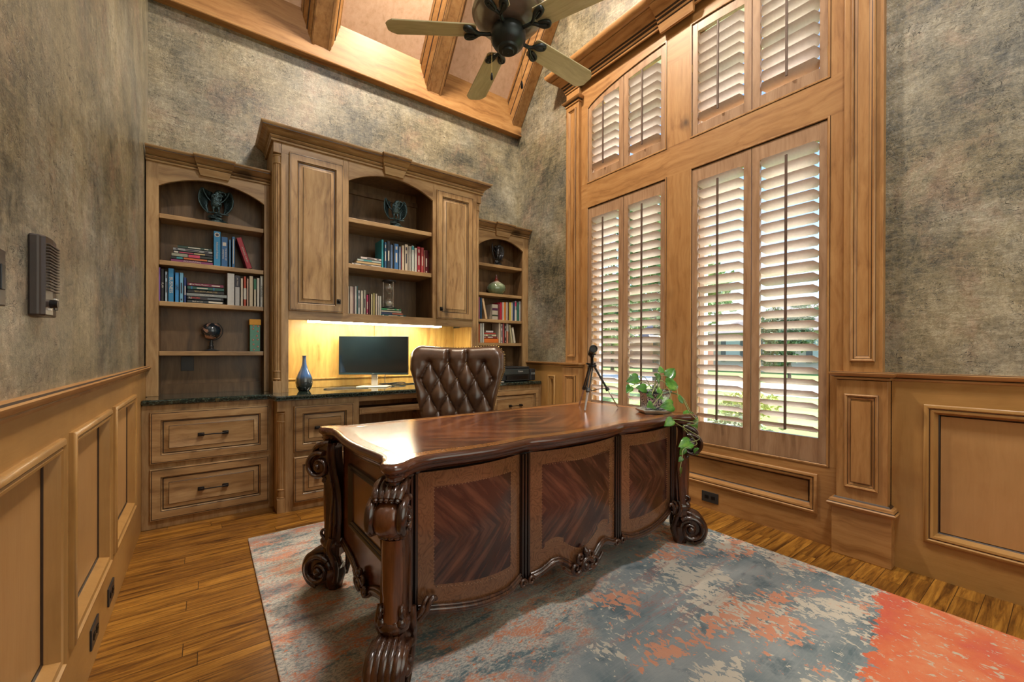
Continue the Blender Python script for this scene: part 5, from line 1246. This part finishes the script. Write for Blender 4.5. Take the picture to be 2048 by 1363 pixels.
# ================================================================== BOOKS
BOOKS={
 'L2':(3.645,1.709,0.0195,[
  (0.044, 0.044, 0.246, (0.03, 0.24, 0.5), 'tall blue book with round white emblem', 'emblem'),
  (0.089, 0.041, 0.213, (0.03, 0.13, 0.34), 'dark blue book with small white picture', 'THE BOOK OF|INVESTING'),
  (0.133, 0.017, 0.199, (0.07, 0.19, 0.36), 'thin slate blue book', None),
  (0.153, 0.02, 0.223, (0.05, 0.17, 0.38), 'thin blue book with pale lettering', 'BLUE'),
 ],[(0.262, -0.07, 0.227, 0.034, (0.36, 0.02, 0.04), 'red book leaning left', 'RED'),],[
  (-0.19, 0.23, (0.22, 0.05, 0.16), 'purple book', 'ACCOUNTING'),
  (-0.19, 0.23, (0.02, 0.03, 0.03), 'black book with orange and teal letters', 'x'),
  (-0.186, 0.225, (0.03, 0.04, 0.04), 'dark book with grey and pink bands', 'x'),
  (-0.178, 0.217, (0.03, 0.03, 0.04), 'black book with a pink stripe', 'x'),
  (-0.178, 0.215, (0.3, 0.33, 0.36), 'grey book', 'x'),
  (-0.155, 0.189, (0.03, 0.07, 0.06), 'dark green book with white letters', 'x'),
 ]),
 'L3':(3.645,1.435,0.0235,[
  (-0.257, 0.014, 0.225, (0.2, 0.1, 0.36), 'purple book', None),
  (-0.242, 0.017, 0.215, (0.02, 0.02, 0.025), 'black book with white letters', 'PLAN'),
  (-0.222, 0.016, 0.201, (0.33, 0.45, 0.58), 'pale blue book', 'x'),
  (-0.205, 0.032, 0.225, (0.03, 0.22, 0.48), 'wide blue book with large pale title', 'BUSINESS'),
  (-0.169, 0.023, 0.2, (0.04, 0.25, 0.62), 'bright blue book with white title', 'LIFE'),
  (-0.145, 0.023, 0.202, (0.15, 0.38, 0.6), 'light blue book', 'x'),
  (-0.121, 0.015, 0.172, (0.02, 0.05, 0.2), 'thin navy book', 'x'),
  (0.125, 0.046, 0.23, (0.6, 0.62, 0.64), 'thick plain white book', None),
  (0.172, 0.031, 0.217, (0.5, 0.52, 0.55), 'white book with a black top half', 'Jack'),
  (0.206, 0.017, 0.201, (0.66, 0.6, 0.5), 'thin cream book', None),
  (0.225, 0.018, 0.217, (0.5, 0.07, 0.03), 'red and white book', 'x'),
  (0.245, 0.013, 0.203, (0.6, 0.42, 0.34), 'narrow peach book', None),
  (0.26, 0.026, 0.224, (0.62, 0.54, 0.4), 'beige book', None),
  (0.289, 0.017, 0.205, (0.55, 0.5, 0.38), 'cream book with a green top', 'x'),
  (0.308, 0.019, 0.213, (0.68, 0.66, 0.6), 'off white book', None),
  (0.33, 0.026, 0.234, (0.52, 0.54, 0.52), 'pale grey book with dark letters', 'STALLIONS'),
 ],[],[
  (-0.102, 0.204, (0.02, 0.03, 0.04), 'black book with white letters', 'Built to Last'),
  (-0.102, 0.204, (0.03, 0.03, 0.04), 'black book titled in red and white', 'REWORK'),
  (-0.106, 0.229, (0.22, 0.26, 0.28), 'grey book', 'VALUATION'),
  (-0.102, 0.208, (0.015, 0.015, 0.02), 'black book with cream title', 'SECURITY ANALYSIS'),
  (-0.102, 0.208, (0.02, 0.09, 0.08), 'dark green book with blue bands', 'x'),
  (-0.1, 0.203, (0.16, 0.02, 0.06), 'maroon book with white title', 'The Money Masters'),
 ]),
 'C2':(3.5,1.805,0.02,[
  (1.2, 0.02, 0.246, (0.03, 0.3, 0.38), 'tall teal book', None),
  (1.225, 0.021, 0.229, (0.03, 0.12, 0.26), 'dark blue book with pale title', 'x'),
  (1.247, 0.028, 0.24, (0.02, 0.03, 0.05), 'black book with white title', 'x'),
  (1.277, 0.023, 0.214, (0.1, 0.18, 0.36), 'slate blue book', None),
  (1.301, 0.01, 0.229, (0.03, 0.03, 0.03), 'very thin black book', None),
  (1.312, 0.039, 0.229, (0.04, 0.16, 0.42), 'wide royal blue book', 'x'),
  (1.352, 0.018, 0.208, (0.25, 0.35, 0.52), 'pale blue book', None),
  (1.37, 0.007, 0.203, (0.25, 0.02, 0.05), 'very thin maroon book', None),
  (1.379, 0.024, 0.224, (0.66, 0.56, 0.44), 'cream book', None),
  (1.405, 0.031, 0.237, (0.58, 0.52, 0.44), 'beige book with purple title', 'x'),
  (1.437, 0.015, 0.227, (0.62, 0.6, 0.57), 'thin off white book', None),
  (1.453, 0.013, 0.227, (0.55, 0.57, 0.58), 'thin pale grey book', None),
  (1.468, 0.025, 0.235, (0.55, 0.62, 0.62), 'white book with a teal cap', 'x'),
  (1.494, 0.026, 0.219, (0.64, 0.64, 0.62), 'short white book', None),
  (1.523, 0.032, 0.235, (0.42, 0.02, 0.05), 'crimson book with white title', 'x'),
  (1.557, 0.028, 0.232, (0.5, 0.08, 0.1), 'red and pink book', 'x'),
  (1.586, 0.01, 0.211, (0.55, 0.25, 0.2), 'thin salmon book', None),
  (1.597, 0.029, 0.214, (0.13, 0.01, 0.02), 'dark red book with gold title', 'x'),
  (1.628, 0.025, 0.213, (0.09, 0.01, 0.015), 'darkest wine red book', None),
 ],[],[
  (0.957, 0.238, (0.5, 0.5, 0.5), 'white book with speckled spine', 'x'),
  (0.994, 0.202, (0.58, 0.42, 0.22), 'cream and orange book', None),
  (1.001, 0.196, (0.42, 0.52, 0.52), 'white book with a teal band', 'x'),
  (1.028, 0.169, (0.62, 0.56, 0.56), 'white book', 'x'),
 ]),
 'C3':(3.5,1.402,0.0175,[
  (0.92, 0.02, 0.225, (0.52, 0.52, 0.5), 'tall pale grey book', None),
  (0.941, 0.027, 0.227, (0.66, 0.56, 0.52), 'tall pinkish white book', None),
  (0.969, 0.008, 0.226, (0.3, 0.2, 0.22), 'thin dusty brown book', None),
  (0.979, 0.018, 0.231, (0.6, 0.6, 0.64), 'tall white book', None),
  (0.998, 0.007, 0.236, (0.05, 0.22, 0.24), 'very thin teal book', None),
  (1.005, 0.02, 0.201, (0.48, 0.54, 0.6), 'pale blue book with grey title', 'x'),
  (1.027, 0.021, 0.202, (0.64, 0.62, 0.56), 'ivory book', None),
  (1.05, 0.022, 0.208, (0.4, 0.42, 0.38), 'white book with black blotches', 'x'),
  (1.073, 0.018, 0.17, (0.4, 0.03, 0.12), 'magenta book', 'x'),
  (1.093, 0.016, 0.179, (0.12, 0.02, 0.03), 'maroon book', None),
  (1.11, 0.016, 0.18, (0.6, 0.58, 0.4), 'pale yellow book', None),
  (1.127, 0.021, 0.189, (0.38, 0.34, 0.14), 'olive tan book', None),
  (1.149, 0.017, 0.185, (0.64, 0.58, 0.52), 'off white book', None),
  (1.167, 0.014, 0.168, (0.56, 0.56, 0.56), 'short pale grey book', None),
  (1.181, 0.019, 0.169, (0.5, 0.54, 0.52), 'short pale green book', None),
 ],[],[
  (1.195, 0.219, (0.02, 0.12, 0.16), 'dark teal book', 'x'),
  (1.201, 0.186, (0.45, 0.16, 0.12), 'coral and navy book', 'x'),
  (1.198, 0.177, (0.5, 0.5, 0.47), 'white and brown book', None),
  (1.198, 0.173, (0.04, 0.3, 0.14), 'green book', 'x'),
 ]),
 'R3':(3.645,1.442,0.02,[
  (2.242, 0.027, 0.222, (0.36, 0.12, 0.2), 'dusty pink book', None),
  (2.272, 0.022, 0.215, (0.02, 0.06, 0.12), 'dark navy book', None),
  (2.419, 0.078, 0.16, (0.42, 0.38, 0.32), 'thick greyish cream book with dark bands', 'x'),
  (2.501, 0.02, 0.17, (0.24, 0.05, 0.06), 'maroon book', None),
  (2.522, 0.027, 0.188, (0.45, 0.02, 0.05), 'bright red book', None),
  (2.55, 0.022, 0.19, (0.66, 0.56, 0.5), 'cream book', None),
  (2.573, 0.025, 0.192, (0.68, 0.24, 0.05), 'orange book', None),
  (2.601, 0.021, 0.194, (0.68, 0.58, 0.52), 'pinkish white book', None),
  (2.623, 0.016, 0.195, (0.1, 0.05, 0.04), 'dark brown book', None),
  (2.641, 0.026, 0.196, (0.6, 0.5, 0.1), 'yellow book', None),
  (2.669, 0.023, 0.198, (0.62, 0.58, 0.48), 'ivory book', None),
  (2.693, 0.022, 0.198, (0.03, 0.06, 0.16), 'navy blue book', None),
  (2.716, 0.024, 0.214, (0.4, 0.36, 0.38), 'white book with a plum cap', 'x'),
  (2.742, 0.032, 0.203, (0.03, 0.14, 0.11), 'dark green book', None),
  (2.777, 0.028, 0.216, (0.48, 0.5, 0.5), 'pale grey book', None),
 ],[(2.35, -0.047, 0.214, 0.027, (0.62, 0.44, 0.26), 'cream and orange book leaning left', None),],[
 ]),
 'R4':(3.645,1.197,0.0225,[
  (2.238, 0.012, 0.188, (0.4, 0.04, 0.02), 'thin red book', None),
  (2.253, 0.018, 0.191, (0.58, 0.14, 0.05), 'orange red book', None),
  (2.273, 0.023, 0.198, (0.56, 0.56, 0.52), 'white book', None),
  (2.298, 0.024, 0.201, (0.5, 0.53, 0.51), 'pale grey book', None),
  (2.505, 0.028, 0.211, (0.66, 0.56, 0.44), 'cream book', None),
  (2.535, 0.022, 0.203, (0.6, 0.55, 0.55), 'white book with pink title', 'x'),
  (2.559, 0.023, 0.211, (0.42, 0.09, 0.1), 'dusty red book', None),
  (2.584, 0.019, 0.203, (0.06, 0.05, 0.05), 'black book', 'x'),
  (2.606, 0.028, 0.211, (0.56, 0.26, 0.18), 'peach book with a grey cap', 'x'),
 ],[(2.68, -0.032, 0.201, 0.023, (0.5, 0.47, 0.3), 'khaki book leaning left', None),(2.717, -0.033, 0.174, 0.029, (0.62, 0.58, 0.48), 'cream book leaning furthest left', None),],[
  (2.317, 0.185, (0.68, 0.18, 0.03), 'thick orange book', None),
  (2.318, 0.17, (0.22, 0.04, 0.04), 'maroon book', 'x'),
  (2.322, 0.15, (0.66, 0.6, 0.42), 'cream book', 'x'),
  (2.324, 0.14, (0.42, 0.06, 0.05), 'thin red book', None),
  (2.346, 0.089, (0.55, 0.54, 0.56), 'small white book', None),
 ]),
}
SH = {'L2': ('left bookcase second shelf', 'books on the left bookcase'), 'L3': ('left bookcase third shelf', 'books on the left bookcase'),
      'C2': ('hutch middle shelf', 'books in the hutch'), 'C3': ('hutch bottom shelf', 'books in the hutch'),
      'R3': ('corner bookcase third shelf', 'books in the corner bookcase'), 'R4': ('corner bookcase fourth shelf', 'books in the corner bookcase')}
ORD = ['first', 'second', 'third', 'fourth', 'fifth', 'sixth', 'seventh', 'eighth', 'ninth', 'tenth', 'eleventh', 'twelfth', 'thirteenth', 'fourteenth', 'fifteenth', 'sixteenth', 'seventeenth', 'eighteenth', 'nineteenth', 'twentieth']
INK = {'l': col((.62, .60, .55)), 'd': col((.03, .03, .05)), 'o': col((.60, .16, .05)), 't': col((.04, .30, .36)), 'p': col((.55, .06, .14)), 'g': col((.5, .4, .2))}
PAPERM = col((.60, .54, .42), .8)
def bookmesh(w_, h, dep, c):
    # local: x 0..w_ thickness, y 0..dep back, z 0..h
    root = MB(); t = min(.0022, w_*.16)
    root.box(0, t, 0, dep, 0, h); root.box(w_-t, w_, 0, dep, 0, h); root.box(0, w_, 0, t, 0, h)
    return root, t
def book(X, Y, Z, w_, h, dep, c, label, group, title=None, tilt=0, flat=False, rz=0):
    lum = sum(c)/3; ink = INK['l'] if lum < .3 else INK['d']
    b, t = bookmesh(w_, h, dep, c)
    b2 = MB(); b2.box(t, w_-t, t, dep-.003, .003, h-.003)
    if flat:
        T = Matrix(((0, 0, 1, 0), (0, 1, 0, 0), (1, 0, 0, 0), (0, 0, 0, 1)))   # length along x, thickness up
        b.xf(T); b2.xf(T)
    o = b.obj('book', col(c, .45)); o.location = (X, Y, Z); o.rotation_euler = (0, tilt, rz)
    tag(o, label, 'book', group)
    pg = b2.obj('pages', PAPERM, parent=o)
    def strip(a, d, m, w0=.06, w1=.94):
        q = MB(); z0, z1 = h*a, h*d
        if flat: q.box(z0, z1, -.0006, .0004, w_*w0, w_*w1)
        else: q.box(w_*w0, w_*w1, -.0006, .0004, z0, z1)
        q.obj('spine_band', m, parent=o)
    def words(s_, size, m, at=.5, off=0):
        if flat: text(s_, size, m, o, (h*at, -.0012, w_/2+off), (PI/2, 0, 0), name='spine_title')
        else: text(s_, size, m, o, (w_/2+off, -.0012, h*at), (PI/2, PI/2, 0), name='spine_title')
    if title == 'emblem':
        q = MB(); q.lathe([(0, 0), (w_*.36, 0), (w_*.36, .0012), (0, .0012)], (w_/2, -.0012, h*.90), 20, axis='y'); q.obj('emblem', INK['l'], parent=o)
        q = MB(); q.lathe([(0, 0), (w_*.22, 0), (w_*.22, .0012), (0, .0012)], (w_/2, -.0020, h*.90), 18, axis='y'); q.obj('emblem_centre', INK['d'], parent=o)
        words('Advanced Analysis', .016, INK['l'], .45)
    elif title and title.startswith('THE BOOK'):
        words('THE BOOK OF', .0135, INK['l'], .42, .008); words('INVESTING', .0135, INK['l'], .42, -.009); strip(.70, .82, INK['l'], .22, .75)
    elif title == 'REWORK': words('RE', .017, INK['l'], .08); words('WORK', .017, col((.55, .05, .05)), .225); strip(.55, .93, col((.14, .17, .2)), .25, .75)
    elif title == 'Built to Last': words(title, .012, INK['l'], .28); strip(.58, .98, INK['l'], .25, .75)
    elif title == 'Jack': strip(.62, .995, INK['d'], .0, 1); words('Jack Welch', .013, INK['l'], .80)
    elif title == 'The Money Masters': words(title, .0125, INK['l'], .32); strip(.66, .90, INK['l'], .35, .6); strip(.05, .10, INK['l'], .3, .7)
    elif title in ('BUSINESS', 'SECURITY ANALYSIS', 'STALLIONS', 'ACCOUNTING', 'VALUATION', 'PLAN', 'LIFE', 'BLUE', 'RED'):
        if title == 'RED': words('ADVANCED THEORY', .012, INK['l'], .45)
        elif title == 'BLUE': strip(.12, .92, INK['l'], .35, .6)
        else: words(title, {'BUSINESS': .026, 'STALLIONS': .017, 'SECURITY ANALYSIS': .0145, 'LIFE': .02}.get(title, .0145), INK['g'] if title == 'SECURITY ANALYSIS' else ink, .5)
    elif title == 'x':
        n = int(h*1000) % 4
        if 'orange and teal' in label: strip(.13, .27, INK['t'], .2, .8); strip(.30, .86, INK['o'], .2, .8); strip(.88, .98, INK['l'], .3, .6)
        elif 'pink bands' in label: strip(.0, .38, col((.30, .32, .27)), 0, 1); strip(.40, .68, INK['p'], 0, 1)
        elif 'pink stripe' in label: strip(.15, .5, INK['p'], .35, .6); strip(.52, .80, INK['g'], .3, .7); strip(.02, .12, INK['l'], .2, .8)
        elif 'red and white' in label: strip(.22, .60, INK['l'], 0, 1)
        elif 'plum cap' in label: strip(.0, .55, INK['l'], 0, 1); strip(.75, .95, INK['p'], .1, .9)
        elif 'teal cap' in label: strip(.84, .98, INK['t'], .1, .9)
        elif 'green top' in label: strip(.62, .995, col((.03, .16, .09)), 0, 1)
        elif 'grey cap' in label: strip(.60, .98, col((.45, .45, .42)), 0, 1)
        elif 'navy' in label and flat: strip(0, .5, col((.03, .05, .14)), 0, 1)
        elif 'teal band' in label: strip(.25, .60, INK['t'], .3, .8)
        elif 'dark bands' in label: strip(.60, .76, col((.07, .02, .06)), .05, .95); strip(.22, .32, col((.02, .04, .02)), .05, .95)
        elif 'blue bands' in label: strip(.10, .13, col((.03, .15, .4))); strip(.70, .73, col((.03, .15, .4))); strip(.25, .55, INK['l'], .35, .6)
        else:
            strip(.30, .66, ink, .32, .68)
            if n % 2: strip(.78, .90, ink, .3, .7)
            if n > 1: strip(.06, .12, ink, .3, .7)
    return o
rb = random.Random(11)
for key, (Y, Z, th_, V_, LN, ST) in BOOKS.items():
    place, grp = SH[key]; dep0 = .150 if key[0] != 'C' else .175
    ns_ = 0
    for i, (x, w_, h, c, d, t_) in enumerate(V_):
        w_ = min(w_, {'L': .3515, 'C': 1.6360, 'R': 2.799}[key[0]]-x)
        nm = f'{d}, {ORD[i]} upright from left, {place}' if i else f'{d}, leftmost, {place}'
        book(x, Y+rb.uniform(0, .006), Z, w_-.0008, h, dep0-rb.uniform(0, .02), c, nm[:110], grp, t_)
    for x, dx, h, w_, c, d, t_ in LN:
        L_ = math.hypot(dx, h)-w_*.3; tilt = math.atan2(dx, h)
        book(x-w_/2*math.cos(tilt), Y+.002, Z+max(0, -math.sin(tilt))*0+.0005, w_, L_, dep0-.02, c, f'{d}, {place}', grp, t_, tilt=tilt)
    zz = Z
    for i, (x, ln, c, d, t_) in enumerate(ST):
        tt = th_*(2.0 if 'thick orange' in d else (.7 if 'thin' in d else 1)); pos = 'bottom' if i == 0 else ('top' if i == len(ST)-1 else ORD[i]+' from bottom')
        book(x, Y+rb.uniform(0, .004), zz, tt-.0006, ln, .145, c, f'{d}, {pos} in stack, {place}', grp, t_, flat=True); zz += tt
# ================================================================== OUTSIDE
GZ = -.35
def grassm():
    m, t, bb = new('lawn'); n = t.noise(t.coord(), 1.5, 4); f = t.noise(t.coord(), 60, 2)
    t.l(t.mix(.4, t.ramp(n, [(.3, (.13, .26, .05)), (.7, (.22, .36, .09))]), t.ramp(f, [(.3, (.06, .14, .02)), (.7, (.30, .44, .14))])), bb.inputs['Base Color']); bb.inputs['Roughness'].default_value = .9; return m
b = MB(); b.box(3.1, 120, -60, 90, GZ-.2, GZ); g_ = b.obj('lawn', grassm()); g_['kind'] = 'structure'
b = MB(); b.box(15.5, 21.5, -60, 90, GZ, GZ+.015); r_ = b.obj('road', plain('pale_concrete_road', (.60, .58, .54), .85)); r_['kind'] = 'structure'
def foliage(name, c1, c2, c3=None):
    m, t, bb = new(name); n = t.noise(t.coord(), 3, 4)
    t.l(t.ramp(n, [(.3, c1), (.7, c2)]), bb.inputs['Base Color']); bb.inputs['Roughness'].default_value = .6
    return m
FO = foliage('tree_foliage', (.10, .19, .05), (.26, .36, .14)); HD = foliage('hedge_foliage', (.20, .27, .15), (.42, .48, .34)); FD = foliage('dark_tree_foliage', (.06, .12, .05), (.14, .22, .10)); FY_ = foliage('yellow_shrub_foliage', (.36, .36, .06), (.55, .52, .14))
BK = plain('bark', (.10, .07, .05), .9)
def leafcloud(b, cs, n, size, rr, mi=0):
    # cs: list of (centre, radii); leaves scattered through the outer shell of each clump
    for _ in range(n):
        c, r = rr.choice(cs); u = rr.uniform(-1, 1); a = rr.uniform(0, 2*PI); q = math.sqrt(1-u*u); k = rr.uniform(.65, 1.05)
        p = Vector((c[0]+r[0]*q*math.cos(a)*k, c[1]+r[1]*q*math.sin(a)*k, c[2]+r[2]*u*k))
        d = Vector((rr.gauss(0, 1), rr.gauss(0, 1), rr.gauss(0, .7))).normalized(); e = d.cross(Vector((rr.gauss(0, 1), rr.gauss(0, 1), rr.gauss(0, 1)))).normalized(); s_ = size*rr.uniform(.6, 1.3)
        b.add([p-d*s_, p+e*s_*.45, p+d*s_, p-e*s_*.45], [(0, 1, 2, 3)], mi)
def shrub(x, y, w_, h, mat, label, n=1500, size=.032, group=None, name='hedge_shrub', cat='shrub'):
    rr = random.Random(int(x*100+y*77)); r = thing(name, (x, y, GZ), label, cat, group)
    cs = [((rr.uniform(-w_*.26, w_*.26), rr.uniform(-w_*.26, w_*.26), h*rr.uniform(.40, .66)), (w_*.27, w_*.27, h*.34)) for _ in range(10)]
    b = MB(); leafcloud(b, cs, n, size, rr); b.obj('foliage', mat, parent=r)
    b = MB()
    for i in range(5):
        a = rr.uniform(0, 6.28); b.tube([(0, 0, 0), (w_*.3*math.cos(a), w_*.3*math.sin(a), h*.7)], [.012, .005], 5)
    b.obj('stem', BK, parent=r)
hl = ['seen through the lower panel nearest the bare wall', 'seen through the panel right of the middle post', 'seen behind the middle window post', 'seen through the panel behind the plant', 'seen behind the tripod', 'furthest along towards the corner']
for i in range(6): shrub(4.05+.15*(i % 2), 1.0+i*.95, .95, .86 if i < 5 else .8, HD, 'clipped pale green hedge shrub outside, '+hl[i], 2600, .034, 'hedge shrubs under the window')
shrub(8.6, 3.9, 1.0, .75, FY_, 'rounded yellow green shrub on the lawn outside', 1500, .05, None, 'lawn_shrub')
def tree(x, y, h, w_, mat, label, n=3600, size=.16, tr=.16, low=.32):
    rr = random.Random(int(x*10+y*7)); r = thing('street_tree', (x, y, GZ), label, 'tree', 'trees beyond the lawn')
    cs = []
    for _ in range(16):
        a = rr.uniform(0, 6.28); d = rr.uniform(.1, .62)*w_; z = rr.uniform(low, .88)*h; cs.append(((d*math.cos(a), d*math.sin(a), z), (w_*.34, w_*.34, h*.14)))
    b = MB(); leafcloud(b, cs, n, size, rr); b.obj('foliage', mat, parent=r)
    b = MB(); b.tube([(0, 0, 0), (.05, .03, h*.25), (0, .1, h*.5), (.1, 0, h*.8)], [tr, tr*.8, tr*.55, tr*.2], 8)
    for c, q in cs[:8]: b.tube([(0, .05, h*.3), ((c[0])*.5, c[1]*.5, h*.3+(c[2]-h*.3)*.6), c], [tr*.4, tr*.25, tr*.1], 6)
    b.obj('trunk', BK, parent=r, smooth=50)
tree(12.5, 8.6, 8.0, 3.0, FO, 'leafy street tree across the lawn, seen through the left window', 6000, .13)
tree(12.0, 15.2, 8.5, 3.2, FD, 'dense dark street tree, furthest left beyond the lawn', 5000, .14)
tree(24.5, 14.2, 7.2, 2.6, FO, 'tree across the road, seen through the panel right of the middle post', 5200, .16)
tree(25.5, 9.3, 4.6, 2.1, FD, 'small round dark tree in front of the pale house', 4200, .14, .1, .2)
tree(27.0, 4.6, 5.6, 2.4, FO, 'bushy tree at the right of the pale house', 4200, .16, .14, .25)
tree(25.5, 21.5, 8.0, 3.4, FO, 'broad tree across the road seen through the left window', 4200, .2)
tree(18.0, 20.0, 9.0, 3.8, FO, 'tall tree between the two darker ones at the left', 5200, .17)
ho = thing('neighbour_house', (34, 9, GZ), 'pale brick neighbouring house with dark shutters across the road', 'house')
b = MB(); b.box(0, 9, -9, 9, 0, 3.1); b.obj('wall', plain('pale_brick', (.50, .42, .36), .9), parent=ho)
b = MB(); b.add([(-.6, -9.6, 3.0), (9.6, -9.6, 3.0), (9.6, 9.6, 3.0), (-.6, 9.6, 3.0), (4.5, -5, 5.6), (4.5, 5, 5.6)], [(0, 1, 4), (1, 2, 5, 4), (2, 3, 5), (3, 0, 4, 5), (0, 3, 2, 1)]); b.obj('roof', plain('grey_shingle', (.20, .18, .17), .9), parent=ho)
for y in (-6.5, -2.6, 1.4, 4.6, 7.4):
    w_ = MB(); w_.box(-.05, .02, y-.55, y+.55, .8, 2.4); wo = w_.obj('window', col((.40, .44, .48), .2), parent=ho)
    w_ = MB(); w_.box(-.07, .0, y-.95, y-.6, .75, 2.45); w_.box(-.07, .0, y+.6, y+.95, .75, 2.45); w_.obj('shutter', col((.10, .10, .12)), parent=wo)
bn = thing('neighbour_house', (33, 28, GZ), 'reddish brick neighbouring house seen low through the left window', 'house')
b = MB(); b.box(0, 8, -7, 7, 0, 3.0); b.obj('wall', plain('red_brick', (.34, .17, .12), .9), parent=bn)
b = MB(); b.add([(-.5, -7.5, 2.9), (8.5, -7.5, 2.9), (8.5, 7.5, 2.9), (-.5, 7.5, 2.9), (4, -3.5, 5.2), (4, 3.5, 5.2)], [(0, 1, 4), (1, 2, 5, 4), (2, 3, 5), (3, 0, 4, 5), (0, 3, 2, 1)]); b.obj('roof', 'blackp', parent=bn)
